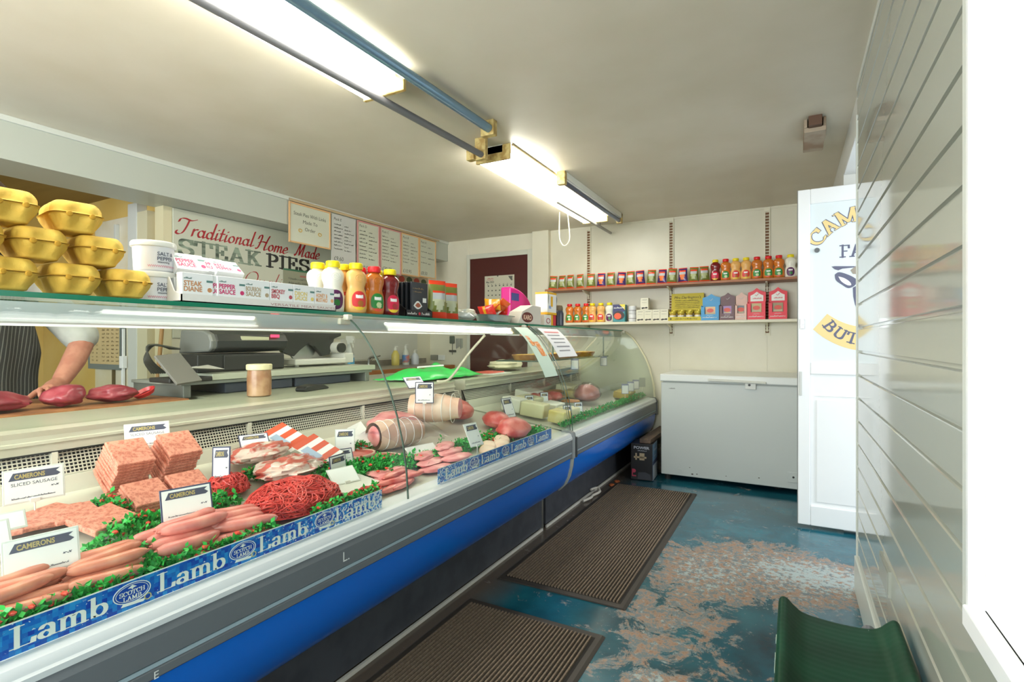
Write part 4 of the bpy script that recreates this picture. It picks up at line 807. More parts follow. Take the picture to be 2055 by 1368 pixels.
def dispbox(x0, x1, h, col, inner, label, win, white):
    t = thing('display_carton', label, 'display box', ((x0 + x1) / 2, 4.83, SL), 0, 'gabled display boxes'); w_ = x1 - x0; c_ = (x0 + x1) / 2
    m = MB().box(x0, 4.78, SL, x1, 4.87, SL + .004).box(x0, 4.78, SL, x0 + .003, 4.87, SL + h * .55).box(x1 - .003, 4.78, SL, x1, 4.87, SL + h * .55)
    m.box(x0, 4.777, SL, x1, 4.78, SL + h * .22).box(x0, 4.777, SL + h * .22, x0 + w_ * .2, 4.78, SL + h * .5).box(x1 - w_ * .2, 4.777, SL + h * .22, x1, 4.78, SL + h * .5)
    m.prism([(x0, SL), (x1, SL), (x1, SL + h * .86), (c_ + w_ * .22, SL + h * .91), (c_, SL + h), (c_ - w_ * .22, SL + h * .91), (x0, SL + h * .86)], 4.867, 4.87, 'y')
    cb = m.build('carton', mt('carton_' + col[1:], col, .4), t, world=True)
    m = MB(); m.c(0).box(c_ - w_ * .28, 4.80, SL + .006, c_ + w_ * .28, 4.86, SL + h * .5); m.c(1).prism([(c_ + .028 * math.cos(a), SL + h * .36 + .018 * math.sin(a)) for a in [2 * PI * i / 14 for i in range(14)]], 4.798, 4.7995, 'y'); m.c(2).box(c_ - w_ * .24, 4.7985, SL + h * .24, c_ + w_ * .24, 4.7998, SL + h * .29)
    m.build('sachet', [mt('sachet_' + inner[1:], inner, .3), mt('sachet_spot', '#dd4a2b', .4), mt('sachet_strip', '#c9b58a', .4)], t, world=True)
    m = MB()
    if white: m.c(0).prism([(c_ - w_ * .36, SL + h * .58), (c_ + w_ * .36, SL + h * .58), (c_ + w_ * .36, SL + h * .76), (c_ + w_ * .2, SL + h * .8), (c_, SL + h * .88), (c_ - w_ * .2, SL + h * .8), (c_ - w_ * .36, SL + h * .76)], 4.866, 4.8668, 'y'); m.c(1); squig(m, (c_ - w_ * .24, 4.8655, SL + h * .65), X, Z, w_ * .5, .011, 3)
    m.c(0); squig(m, (c_ - w_ * .42, 4.7765, SL + .018), X, Z, w_ * .8, .014, 5); squig(m, (c_ - w_ * .2, 4.7765, SL + h * .16), X, Z, w_ * .4, .006, 6)
    m.c(0 if not white else 1).tube([(c_ - .014, 4.8655, SL + h * .78), (c_ - .004, 4.8655, SL + h * .75), (c_ + .014, 4.8655, SL + h * .82)], .002, 5)
    m.build('carton_print', [mt('print_frost', '#ecebe6', .4), RED], cb, world=True)
dispbox(-.702, -.556, .235, '#2393cc', '#d9a45c', 'blue gabled display box beside the yellow stand', 1, False)
dispbox(-.551, -.433, .24, '#5b2f33', '#8a4fa0', 'dark brown gabled display box next to the blue one', 1, False)
dispbox(-.428, -.338, .24, '#dcb5a5', '#2a3136', 'pale pink gabled display box in the middle of the row', 1, False)
dispbox(-.333, -.196, .27, '#e31d33', '#b39a4c', 'red gabled display box just left of the slotted upright', 1, True)
dispbox(-.172, -.036, .27, '#e31d33', '#8d7636', 'red gabled display box at the right end of the lower shelf', 1, True)
# ================================================================ meat and labels inside the near counter
def dz(x): return .6005 + (-1.205 - x) * .1344
SAU1 = mt('chipolata_skin', '#dd9478', .28, col2='#d08068', scale=26, bump=.1, bscale=90, sss=.05, spec=.5)
SAU2 = mt('pork_sausage_skin', '#e69688', .25, col2='#da7f76', scale=22, bump=.1, bscale=90, sss=.05, spec=.5)
MINCE = mt('raw_mince', '#d94a42', .35, col2='#c43a36', scale=40, bump=.2, bscale=150); LORNE = mt('square_sausage', '#ec9d85', .4, col2='#cc7560', scale=120, lo=.45, hi=.62, bump=.35, bscale=160)
PORK = mt('pork_flesh', '#e9a09c', .35, col2='#d9797a', scale=14, bump=.1, bscale=40); FATM = mt('pale_fat', '#ecd3bb', .4, col2='#e2b99f', scale=9, bump=.15, bscale=40); BEEF = mt('beef_flesh', '#c74d48', .32, col2='#dc7d74', scale=16, bump=.15, bscale=50)
WRAP = glass_mat('cling_film', '#f3eef2', 1.35, .12)
GREEN = mt('parsley_green', '#35b545', .5, col2='#279338', scale=30); REDB = mt('garnish_red', '#d8432f', .4)
def sausage(ln, r, bend, mat):
    pts = [(bend * math.sin(PI * t) * ln, (t - .5) * ln, 0) for t in [i / 12 for i in range(13)]]
    rr = [r * (.50 if i in (0, 12) else .86 if i in (1, 11) else .97 if i in (2, 10) else 1) for i in range(13)]
    m = MB(); m.tube(pts, rr, 12)
    m.tube([pts[0], (pts[0][0], pts[0][1] - .006, .001)], [r * .25, r * .12], 6).tube([pts[-1], (pts[-1][0], pts[-1][1] + .006, .001)], [r * .25, r * .12], 6)
    return m.build('sausage', mat, smooth=60)
def pile(src, spots, label, group):
    for i, (x, y, z, rz) in enumerate(spots):
        o = src if i == 0 else dup(src)
        o.location = (x, y, z); o.rotation_euler = (rnd.uniform(-.05, .05), -.13 + rnd.uniform(-.2, .2), rz)
        tag(o, label, 'sausage', group)
r_ = .0125; sp = []
for L, (n, x0) in enumerate(((6, -1.225), (5, -1.24), (3, -1.262))):
    for c_ in range(2 if L < 2 else 2):
        for k in range(n):
            x = x0 - k * .0255; sp.append((x, .405 + c_ * .135 + rnd.uniform(-.015, .015) + k * .006, dz(x) + r_ + .003 + L * .0225, rnd.uniform(-.16, .22) - .1))
pile(sausage(.135, r_, .06, SAU1), sp, 'slim orange pink sausage in the front pile at the left picture edge', 'slim sausages in the near left pile')
r_ = .0150; sp = []
for L, (n, x0) in enumerate(((6, -1.232), (4, -1.262), (2, -1.29))):
    for c_ in range(2 if L < 2 else 1):
        for k in range(n):
            x = x0 - k * .030; sp.append((x, .705 + c_ * .135 + L * .02 + rnd.uniform(-.012, .012), dz(x) + r_ + .003 + L * .027, rnd.uniform(-.15, .2) - (.25 if c_ else 0)))
pile(sausage(.15, r_, .09, SAU2), sp, 'plump pink pork sausage in the front pile beside the red mince', 'plump sausages beside the mince')
def mince(c, r, n, label, seed, name='beef_mince', mat=MINCE, th=.0019):
    c = (c[0], c[1], c[2] + .016); R_ = random.Random(seed); m = MB(); m.blob((c[0], c[1], c[2]), (r[0] * .9, r[1] * .9, r[2] * .88), .18, 2.4, seed, flat=.8)
    for k in range(n):
        ph = R_.uniform(0, 2 * PI); th_ = math.acos(R_.uniform(.02, 1)); hd = R_.uniform(0, 2 * PI); cu = R_.uniform(-.9, .9); pts = []
        for s_ in range(7):
            d = Vector((math.sin(th_) * math.cos(ph), math.sin(th_) * math.sin(ph), math.cos(th_))); q = 1 + .16 * mnoise.noise(d * 2.4 + Vector((seed * 7.3, seed * 3.1, seed))) + .03 * math.sin(k)
            pts.append((c[0] + d.x * r[0] * q, c[1] + d.y * r[1] * q, c[2] + max(d.z, -.05) * r[2] * q))
            th_ += .13 * math.cos(hd); ph += .13 * math.sin(hd) / max(math.sin(th_), .3); hd += cu * .5
        m.tube(pts, th, 5)
    return tag(m.build(name, mat, smooth=60), label, 'mince')
mince((-1.335, 1.075, dz(-1.335)), (.105, .155, .075), 560, 'large heap of red mince in the front of the near counter', 3)
mince((-1.56, 1.00, dz(-1.56)), (.06, .07, .05), 210, 'small heap of mince behind, under the narrow black edged ticket', 5)
mince((-1.245, 1.27, dz(-1.245)), (.035, .09, .022), 60, 'thin strip of mince beside the red strips near the end of the banner', 8)
# square sliced sausage
sl = MB().box(-.05, -.05, -.005, .05, .05, .005).build('square_sausage', LORNE, bevel=.003)
first = True
for (cx_, cy_, n, ax, lb, gp) in ((-1.755, .805, 11, .62, 'square sausage slice in the left leaning stack', 'left stack of square slices'), (-1.755, .945, 11, .62, 'square sausage slice in the right leaning stack', 'right stack of square slices'), (-1.60, .80, 4, .5, 'square sausage slice at the foot of the left stack', 'square slices at the foot of the left stack'), (-1.60, .915, 4, .5, 'square sausage slice at the foot of the right stack', 'square slices at the foot of the right stack')):
    for k in range(n):
        o = sl if first else dup(sl); first = False
        z0 = dz(cx_) + .038
        o.location = (cx_ + math.sin(ax) * .0114 * k + rnd.uniform(-.003, .003) - .02, cy_ + rnd.uniform(-.004, .004), z0 + math.cos(ax) * .0114 * k - (.02 if n < 6 else 0)); o.rotation_euler = (rnd.uniform(-.006, .006), ax + rnd.uniform(-.006, .006), rnd.uniform(-.05, .05)); tag(o, lb, 'sausage slice', gp)
for k in range(9):
    o = dup(sl); x = -1.70 + .035 * (k % 3) + rnd.uniform(-.01, .01); y = .49 + .075 * (k // 3) + rnd.uniform(-.01, .01)
    o.location = (x, y, dz(x) + .010 + .0105 * (k % 3)); o.rotation_euler = (rnd.uniform(-.03, .03), .14 + rnd.uniform(-.02, .03), rnd.uniform(-.5, .5)); tag(o, 'square sausage slice laid flat behind the white cards', 'sausage slice', 'flat laid square slices')
o = dup(sl); o.location = (-1.545, .665, dz(-1.545) + .03); o.rotation_euler = (.1, .22, .25); o.scale = (1.0, 1.1, 1.7); tag(o, 'thick pale square slice lying at the front of the flat slices', 'sausage slice'); o['group'] = 'flat laid square slices'; del o['group']
# vacuum packs with printed labels
STRP = mt('pack_label_red', '#dc5a3c', .4)
for k, (x, y, rz, lb) in enumerate(((-1.745, 1.27, .25, 'larger vacuum pack of streaky meat at the back with a red striped label'), (-1.55, 1.25, .2, 'smaller vacuum pack of sliced meat in front with a red striped label'))):
    t = thing('meat_pack', lb, 'meat pack', (x, y, dz(x) + .012), rz, 'vacuum packed meat')
    m = MB(); m.blob((0, -.03, .03), (.085, .13, .038), .32, 3.2, 4 + k, 18, 28, .3); m.build('meat', mt('streaky_pork', '#d5685a', .18, col2='#f0d6c9', scale=17, lo=.49, hi=.56, coat=.6, stretch=(1.6, .6, 1), bump=.3, bscale=30), t, smooth=60)
    Q = Matrix.Translation((.01, .10, .062)) @ Matrix.Rotation(.22, 4, 'X') @ Matrix.Rotation(.5, 4, 'Y')
    m = MB(); m.c(0).box(-.07, -.05, 0, .07, .075, .0015, Q); m.c(1)
    for q in range(3): m.box(-.07 + q * .05, -.05, .0016, -.045 + q * .05, .075, .002, Q)
    m.c(2).box(-.035, -.045, .0021, .035, -.005, .0025, Q)
    m.build('pack_label', [WHT, STRP, mt('label_blue', '#a9bdd6', .4)], t)
# joints, steaks, slabs, chops
def joint(name, c, r, rz, lb, mat, cat='meat', amp=.14, seed=1, ry=0):
    m = MB(); m.blob((0, 0, 0), r, amp, 2.0, seed, flat=.35); o = m.build(name, mat, smooth=60); o.location = (c[0], c[1], max(c[2], dz(c[0]) + r[2] * .78)); o.rotation_euler = (0, .134, rz); return tag(o, lb, cat)
def roll(c, R_, L, rz, lb, lift=0, hold=None):
    """a rolled joint: a fatty rind with the cut flesh showing at the end"""
    t = thing('rolled_joint', lb, 'meat joint', c, rz)
    m = MB(); m.grid(lambda u, v: (R_ * (1 + .06 * mnoise.noise(Vector((math.cos(2 * PI * v) * 1.5, math.sin(2 * PI * v) * 1.5, u * 3)))) * math.cos(2 * PI * v) * (.7 + .3 * math.sin(PI * min(1, .15 + u)) ** .5), -L / 2 + L * u, R_ * .9 * math.sin(2 * PI * v) * (.7 + .3 * math.sin(PI * min(1, .15 + u)) ** .5)), 12, 24, True)
    m.build('rind', FATM, t, smooth=60)
    m = MB()
    for s_ in (-1, 1): m.lathe([(R_ * .62, 0), (R_ * .55, .006), (R_ * .3, .012), (.001, .014)], 24, M=Matrix.Translation((0, s_ * L / 2 * (.99), 0)) @ Matrix.Rotation(-s_ * PI / 2, 4, 'X'))
    m.m = [0] * len(m.f); m.build('cut_face', PORK, t, smooth=60)
    m = MB()
    for q in range(5): y = -L * .36 + L * .18 * q; m.tube([(R_ * .99 * math.cos(a), y, R_ * .9 * math.sin(a)) for a in [2 * PI * i / 20 for i in range(21)]], .0016, 5)
    m.build('string', WHT, t, smooth=60); return t
roll((-1.66, 2.22, dz(-1.66) + .115), .085, .26, -1.15, 'big rolled pork joint with pale rind, its round cut end facing the customer')
roll((-1.56, 1.80, dz(-1.56) + .07), .072, .24, -.25, 'rolled joint half covered by film, before the white paper')
joint('pork_shoulder', (-1.70, 1.95, dz(-1.70) + .055), (.12, .16, .06), .2, 'pale pork shoulder lying behind the film covered joint', PORK, 'meat joint', seed=4)
joint('beef_joint', (-1.72, 2.50, dz(-1.72) + .05), (.10, .12, .07), .4, 'red beef joint behind the big rolled pork joint', BEEF, 'meat joint', seed=6)
joint('beef_joint', (-1.30, 2.42, dz(-1.30) + .045), (.085, .13, .062), .1, 'red beef joint above the far end of the lamb banner', BEEF, 'meat joint', seed=7)
joint('beef_joint', (-1.46, 2.52, dz(-1.46) + .045), (.08, .11, .055), .8, 'pale red beef joint behind the one at the banner end', BEEF, 'meat joint', seed=11)
tag(MB().grid(lambda u, v: (-1.66 + .26 * u, 1.66 + .33 * v, dz(-1.66 + .26 * u) + .025 + .115 * math.sin(PI * (.12 + .76 * v)) ** .6 * math.sin(PI * (.1 + .8 * u)) ** .6 + .007 * mnoise.noise(Vector((u * 7, v * 7, 0)))), 18, 22).build('film_sheet', WRAP, smooth=60), 'crinkled clear film draped over the rolled joint', 'film')
tag(MB().add([(-1.66, 1.62, dz(-1.66) + .05), (-1.60, 1.52, dz(-1.6) + .018), (-1.70, 1.64, dz(-1.7) + .085), (-1.72, 1.74, dz(-1.7) + .10), (-1.58, 1.70, dz(-1.6) + .03)], [(0, 1, 2), (0, 2, 3), (0, 3, 4), (0, 4, 1)]).build('paper_sheet', WHT), 'folded white paper sheet behind the ticket in the middle', 'paper')
for k, (x, y, lb) in enumerate(((-1.55, 1.56, 'round steak lying on the parsley behind two tickets'), (-1.45, 1.62, 'round steak half hidden by the parsley before the film'))):
    t = thing('round_steak', lb, 'steak', (x, y, dz(x) + .022), .3 + k); MB().blob((0, 0, 0), (.055, .075, .012), .1, 2, k).build('flesh', BEEF, t, smooth=60)
    MB().tube([(.055 * math.cos(a), .075 * math.sin(a), .002) for a in [2 * PI * i / 24 for i in range(25)]], .006, 6).build('fat_rim', FATM, t, smooth=60)
for k in range(6):
    o = MB().blob((0, 0, 0), (.035, .085, .011), .2, 2, k).build('pork_steak', PORK, smooth=60); x = -1.25 - .045 * (k % 3); o.location = (x, 1.68 + .14 * (k // 3) + .02 * (k % 3), dz(x) + .016 + .016 * (k // 3) + .010 * (k % 3)); o.rotation_euler = (0, .12, .25 * (k % 3) - .2); tag(o, 'pink pork steak laid behind the left part of the far lamb banner', 'meat slice', 'pork steaks behind the far banner')
for k in range(4):
    o = MB().blob((0, 0, 0), (.04, .07, .013), .15, 2, 20 + k).build('pork_chop', FATM, smooth=60); x = -1.23 - .03 * (k % 2); o.location = (x, 2.04 + .062 * k, dz(x) + .02 + .004 * k); o.rotation_euler = (.2, .12, .5); tag(o, 'yellowish fat edged chop behind the middle of the far banner', 'chop', 'chops behind the far banner')
for k in range(5):
    o = MB().blob((0, 0, 0), (.016, .075, .011), .2, 2, 30 + k).build('beef_strip', BEEF, smooth=60); x = -1.225 - .022 * (k % 3); o.location = (x, 1.40 + .05 * (k // 2), dz(x) + .015 + .012 * (k % 3)); o.rotation_euler = (0, .1, rnd.uniform(-.3, .3)); tag(o, 'dark red beef strip just before the glass joint', 'meat strip', 'beef strips before the glass joint')
for k in range(4):
    o = MB().blob((0, 0, 0), (.05, .06, .014), .18, 2, 40 + k).build('lamb_cutlet', PORK, smooth=60); x = -1.30 - .05 * (k % 2); o.location = (x, 1.46 + .07 * (k // 2), dz(x) + .016); o.rotation_euler = (0, .13, k); tag(o, 'pink brown cutlet beside the glass joint', 'cutlet', 'cutlets beside the glass joint')
tag(MB().box(-.06, -.085, 0, .06, .085, .008).build('marble_tile', mt('tile_white', '#dedcd2', .3), bevel=.003), 'white tile laid at the front between mince and steaks', 'tile').location = (-1.33, 1.30, dz(-1.33) + .02)
bpy.data.objects['marble_tile'].rotation_euler = (0, .1344, 0)
# parsley garnish: nobody could count the sprigs
def parsley(pts, n, label, seed, spread=.03, red=.12, sz=.014):
    R_ = random.Random(seed); m = MB(); red *= .45; n = int(n * 1.5)
    for k in range(n):
        i = R_.randrange(len(pts) - 1) if len(pts) > 1 else 0; a = pts[i]; b = pts[i + 1] if len(pts) > 1 else a; t = R_.random()
        x = a[0] + (b[0] - a[0]) * t + R_.gauss(0, spread * .5); y = a[1] + (b[1] - a[1]) * t + R_.gauss(0, spread * .6); x = min(x, -1.217); z = dz(x) + abs(R_.gauss(0, .012)) + .017 + (a[2] if len(a) > 2 else 0)
        if R_.random() < red: m.c(1).blob((x, y, z + .004), (.008, .006, .004), .3, 2, k, 5, 7); continue
        m.c(0); u = Vector((R_.gauss(0, 1), R_.gauss(0, 1), R_.gauss(0, .7))).normalized(); v = u.orthogonal().normalized(); p = Vector((x, y, z)); s_ = sz * R_.uniform(.6, 1.3)
        for j in range(3):
            w_ = (v * math.cos(j * 2.1) + u.cross(v) * math.sin(j * 2.1)); m.quad(p, p + w_ * s_ * .6 + u * s_ * .35, p + w_ * s_ * 1.2, p + w_ * s_ * .6 - u * s_ * .35)
    m.v = [(p[0], p[1], max(p[2], dz(p[0]) + .003)) for p in m.v]
    o = m.build('parsley', [GREEN, REDB]); return tag(o, label, 'garnish', kind='stuff')
parsley([(-1.215, .30), (-1.215, .92)], 700, 'green parsley strip along the front rail below the sausages', 1, .012)
parsley([(-1.40, .60), (-1.24, .62)], 520, 'green parsley between the two sausage piles', 2, .03)
parsley([(-1.47, .66), (-1.47, .95)], 500, 'green parsley behind the plump sausages', 3, .04, .18)
parsley([(-1.66, .705), (-1.58, .73)], 120, 'parsley sprig with red bits beside the leaning slices', 4, .015, .2)
parsley([(-1.62, 1.10), (-1.58, 1.17)], 160, 'parsley sprig with red bits behind the small mince heap', 5, .015, .2)
parsley([(-1.47, 1.33), (-1.40, 1.50), (-1.36, 1.62)], 1100, 'wide bed of green parsley before the round steaks', 6, .06, .12)
parsley([(-1.62, 1.55), (-1.60, 1.66)], 300, 'bright parsley bunch with red bits in front of the white paper', 7, .018, .14, .009)
parsley([(-1.215, 1.05), (-1.215, 1.30)], 260, 'green parsley strip along the front rail below the mince', 8, .012)
parsley([(-1.36, 1.70), (-1.34, 2.2), (-1.25, 2.65)], 900, 'pale green parsley scattered behind the far lamb banner', 9, .05, .15)
# ---- price tickets
TCK = mt('ticket_card', '#efefec', .35); TFR = mt('ticket_frame_navy', '#3a3d5c', .35); TCL = mt('ticket_frame_clear', '#d9dad2', .25); TGD = mt('ticket_gold', '#b9a565', .4); TNV = mt('ticket_navy_print', '#4a4c60', .5)
def ticket(px, py, h0, w_, h, rz, tilt, dark, label, words=None, blank=False, pin=True, base=None):
    z = dz(px) if base is None else base
    t = thing('price_ticket', label, 'price ticket', (px, py, z + h0), rz, 'price tickets in the counters'); M_ = Matrix.Rotation(-tilt, 4, 'X')
    m = MB(); e = .004
    m.box(-w_ / 2 - e, 0, 0, w_ / 2 + e, .003, h + 2 * e, M_); m.build('holder', TFR if dark else TCL, t, bevel=.0008, seg=1)
    cd_ = MB().box(-w_ / 2, -.0006, e, w_ / 2, 0, h + e, M_).build('card', TCK, t)
    if not blank:
        m = MB(); y = -.0010
        m.c(0).prism([(-w_ * .44, h * .74), (-w_ * .36, h * .98), (w_ * .45, h * .98), (w_ * .38, h * .90), (w_ * .46, h * .80), (w_ * .40, h * .74)], y, y + .0004, 'y', M_)
        q = MB().text('CAMERONS', (-w_ * .08, 0, 0), X, Z, 1, 'c', .03, fit=w_ * .52); k = len(m.v); sc = h * .2
        m.c(1).add([(p[0], y - .0002, h * .79 + p[2] * sc) for p in q.v], q.f, M_)
        m.c(0)
        if words:
            q = MB().text(words, (0, 0, 0), X, Z, 1, 'c', 0, fit=w_ * .8); m.add([(p[0], y, h * .56 + p[2] * h * .15) for p in q.v], q.f, M_)
        q = MB(); squig(q, (-w_ * .4, y, h * .14), X, Z, w_ * .75, h * .06, int(abs(px * 1000))); squig(q, (w_ * .28, y, h * .4), X, Z, w_ * .12, h * .1, 4); m.add(q.v, q.f, M_)
        m.build('ticket_print', [TNV, TGD], cd_)
    if pin: MB().cyl((0, .0015, .004), (0, .004, -h0 * .95), .0018, 6).box(-.009, -.003, -.002, .009, .004, .008).build('pin', mt('clear_pin', '#e6e4da', .3), t)
    return t
A2 = PI / 2 - .25
ticket(-1.70, .585, .055, .112, .078, A2 + .12, .12, False, 'large clear framed ticket at the left before the vent grille', 'SLICED SAUSAGE')
ticket(-1.79, .895, .115, .112, .072, A2 - .05, .35, False, 'large clear framed ticket standing on the left leaning stack', 'SLICED SAUSAGE')
ticket(-1.345, .765, .062, .108, .072, A2, .30, True, 'navy framed ticket stuck in the plump pork sausages')
ticket(-1.56, .985, .045, .044, .10, A2 - .62, .05, True, 'narrow navy framed ticket turned sideways over the small mince heap', pin=False)
ticket(-1.74, 1.235, .055, .095, .065, A2 - .1, .75, True, 'navy framed ticket lying back on the larger meat pack', pin=False)
ticket(-1.42, 1.335, .012, .075, .075, A2 + .35, .15, True, 'navy framed ticket in the parsley beside the smaller meat pack', pin=False)
ticket(-1.52, 1.44, .012, .095, .055, A2 - .1, .5, True, 'navy framed ticket lying back behind another, before the round steaks', pin=False)
ticket(-1.60, 1.53, .02, .07, .09, A2 - .55, .2, False, 'clear framed ticket turned away beside the folded white paper', pin=False)
ticket(-1.33, 1.285, .030, .095, .06, A2 + .05, .85, False, 'blank looking clear framed ticket lying on the white tile', blank=True)
ticket(-1.305, .462, .055, .11, .070, A2 + .1, .25, False, 'clear framed ticket nearest the camera, in the slim sausages')
ticket(-1.40, .375, .075, .135, .065, A2 + .15, .6, False, 'blank white card lying back behind the nearest ticket', blank=True, pin=False)
ticket(-1.52, .455, .07, .10, .035, A2 + .15, .6, False, 'smaller blank white card at the left picture edge', blank=True, pin=False)
ticket(-1.64, 2.10, .155, .085, .10, A2 - .7, .05, True, 'navy framed ticket standing upright before the big pork joint')
ticket(-1.76, 2.20, .205, .12, .07, A2 + .1, .75, True, 'white ticket lying back on top of the big pork joint', pin=False)
ticket(-1.24, 1.97, .055, .085, .10, A2 + .15, .45, False, 'clear framed ticket leaning before the fat edged chops')
ticket(-1.42, 2.62, .06, .085, .11, A2 + .1, .35, True, 'blue headed ticket leaning above the far red beef joints')
ticket(-1.36, 1.76, .02, .15, .06, A2 + .05, .9, False, 'blank white card lying flat on the film before the pork steaks', blank=True, pin=False)
# ---- printed banner strips behind the front glass
def banner_mat(name, whiten):
    m = bpy.data.materials.new(name); m.use_nodes = True; nt = m.node_tree; N = nt.nodes.new; L = nt.links.new; b = nt.nodes['Principled BSDF']; b.inputs['Roughness'].default_value = .3
    tc = N('ShaderNodeTexCoord'); mp = N('ShaderNodeMapping'); mp.inputs['Scale'].default_value = (120, 120, 120); L(tc.outputs['Object'], mp.inputs[0])
    v = N('ShaderNodeTexVoronoi'); v.distance = 'CHEBYCHEV'; v.inputs['Scale'].default_value = 1; v.inputs['Randomness'].default_value = .25; L(mp.outputs[0], v.inputs['Vector'])
    r = N('ShaderNodeValToRGB'); e = r.color_ramp.elements
    for k, (p, c) in enumerate(((.0, '#1a3fae'), (.3, '#1764c8'), (.6, '#2f96e0'), (1, '#1b49b4'))):
        if k > 1: e.new(p)
        e[k].position = p; e[k].color = lin(c)
    sp = N('ShaderNodeSeparateColor'); L(v.outputs['Color'], sp.inputs[0]); L(sp.outputs[0], r.inputs[0])
    n = N('ShaderNodeTexNoise'); n.inputs['Scale'].default_value = 170; n.inputs['Detail'].default_value = 3; L(tc.outputs['Object'], n.inputs['Vector'])
    xyz = N('ShaderNodeSeparateXYZ'); L(tc.outputs['Object'], xyz.inputs[0])
    mr = N('ShaderNodeMapRange'); mr.inputs[1].default_value = whiten[0]; mr.inputs[2].default_value = whiten[1]; mr.inputs[3].default_value = -.16; mr.inputs[4].default_value = .06; L(xyz.outputs[1], mr.inputs[0])  # white speckle grows along the strip between the two given ends
    ad = N('ShaderNodeMath'); L(n.outputs[0], ad.inputs[0]); L(mr.outputs[0], ad.inputs[1])
    r2 = N('ShaderNodeValToRGB'); r2.color_ramp.elements[0].position = .53; r2.color_ramp.elements[1].position = .57; L(ad.outputs[0], r2.inputs[0])
    mx = N('ShaderNodeMix'); mx.data_type = 'RGBA'; L(r2.outputs[0], mx.inputs[0]); L(r.outputs[0], mx.inputs[6]); mx.inputs[7].default_value = lin('#e3e8f2'); L(mx.outputs[2], b.inputs['Base Color'])
    return m
def banner(y0, y1, lambs, logos, label, whiten):
    xb = -1.156; t = thing('lamb_banner', label, 'banner', (xb, y0, .5985), 0, 'blue lamb banners')
    bs_ = MB().box(xb - .001, y0, .5985, xb, y1, .655).build('banner_strip', banner_mat('banner_print_%d' % int(y0 * 100), whiten), t); bs_.location = (-xb, -y0, -.5985)
    m = MB(); m.box(xb, y0, .6535, xb + .0004, y1, .656)
    for a, c_ in lambs: m.strokes('Lamb', SERIF, (xb + .0006, a, .609), Y, Z, .0375, nib=(.105, .022), fit=c_ - a)
    m.build('lettering', WHT, bs_, world=True)
    for c_ in logos:
        m = MB(); m.c(0).prism([(c_ + .031 * math.cos(a), .630 + .0175 * math.sin(a)) for a in [2 * PI * i / 28 for i in range(28)]], xb, xb + .0004, 'x')
        m.c(1).tube([(xb + .0006, c_ + .033 * math.cos(a), .630 + .0195 * math.sin(a)) for a in [2 * PI * i / 28 for i in range(29)]], .0010, 4)
        m.tube([(xb + .0006, c_ + .029 * math.cos(a), .630 + .016 * math.sin(a)) for a in [2 * PI * i / 28 for i in range(29)]], .0006, 4)
        m.strokes('SCOTCH', SERIF, (xb + .0008, c_, .627), Y, Z, .0085, nib=(.1, .03), al='c', fit=.046).strokes('LAMB', SERIF, (xb + .0008, c_, .6165), Y, Z, .0085, nib=(.1, .03), al='c', fit=.034)
        m.prism([(c_ - .008, .640), (c_, .645), (c_ + .008, .640), (c_ + .002, .639), (c_, .636), (c_ - .002, .639)], xb + .0006, xb + .0010, 'x')
        m.prism([(c_ - .02, .607), (c_ - .016, .613), (c_ + .025, .609), (c_ + .02, .604)], xb + .0002, xb + .0006, 'x')
        m.c(2).tube([(xb + .001, c_ + .028 + .006 * math.cos(a), .611 + .006 * math.sin(a)) for a in [2 * PI * i / 14 for i in range(15)]], .0012, 4)
        m.build('logo', [mt('logo_blue', '#1448b0', .4), WHT, mt('logo_gold', '#c9bf8c', .4)], bs_, world=True)
banner(-.05, 1.262, [(.05, .20), (.362, .508), (.592, .742), (.822, .972), (1.064, 1.235)], [.285, .548, .784, 1.03], 'long blue banner lettered lamb along the nearer glass, speckled white at its far end', (.70, 1.25))
banner(1.56, 2.59, [(1.60, 1.76), (1.86, 2.02), (2.125, 2.285), (2.39, 2.55)], [1.81, 2.075, 2.335], 'shorter blue banner lettered lamb along the farther pane', (2.3, 1.4))
# ---- papers stuck to the curved glass
def gpt(s_):
    """a point on the curved glass, s_ from 0 (top) to 1 (foot)"""
    L = [0]
    for a, b in zip(GPROF, GPROF[1:]): L.append(L[-1] + math.hypot(b[0] - a[0], b[1] - a[1]))
    d = s_ * L[-1]
    for i in range(len(GPROF) - 1):
        if d <= L[i + 1]: f_ = (d - L[i]) / (L[i + 1] - L[i]); a, b = GPROF[i], GPROF[i + 1]; n = Vector((-(b[1] - a[1]), b[0] - a[0])).normalized(); return (a[0] + (b[0] - a[0]) * f_, a[1] + (b[1] - a[1]) * f_, n)
    return (*GPROF[-1], Vector((1, 0)))
def gpatch(m, y0, y1, s0, s1, off, n=8, sk=0):
    def fn(u, v): x, z, nn = gpt(s0 + (s1 - s0) * u); nn = nn if nn.x > 0 else -nn; return (x + nn.x * off, y0 + (y1 - y0) * v + sk * u, z + nn.y * off)
    m.grid(fn, n, 4)
t = thing('notice_sheet', 'pale green notice with orange pictures stuck on the near glass end', 'notice', (-1.3, 2.72, 1.08))
m = MB(); gpatch(m, 2.615, 2.79, .03, .52, .0075); gpatch(m, 2.615, 2.79, .03, .52, .0068); m.build('paper', mt('paper_mint', '#d6ebdd', .5), t, world=True, smooth=60)
m = MB()
for y0, y1, s0, s1 in ((2.635, 2.675, .14, .24), (2.685, 2.75, .2, .34)): gpatch(m, y0, y1, s0, s1, .0082, 5, .012)
m.build('notice_print', mt('print_tangerine', '#eb9350', .5, col2='#f3d9c0', scale=60, lo=.5, hi=.62), t, world=True, smooth=60)
t = thing('notice_sheet', 'white typed notice with a red heading stuck on the far glass', 'notice', (-1.3, 3.05, 1.08))
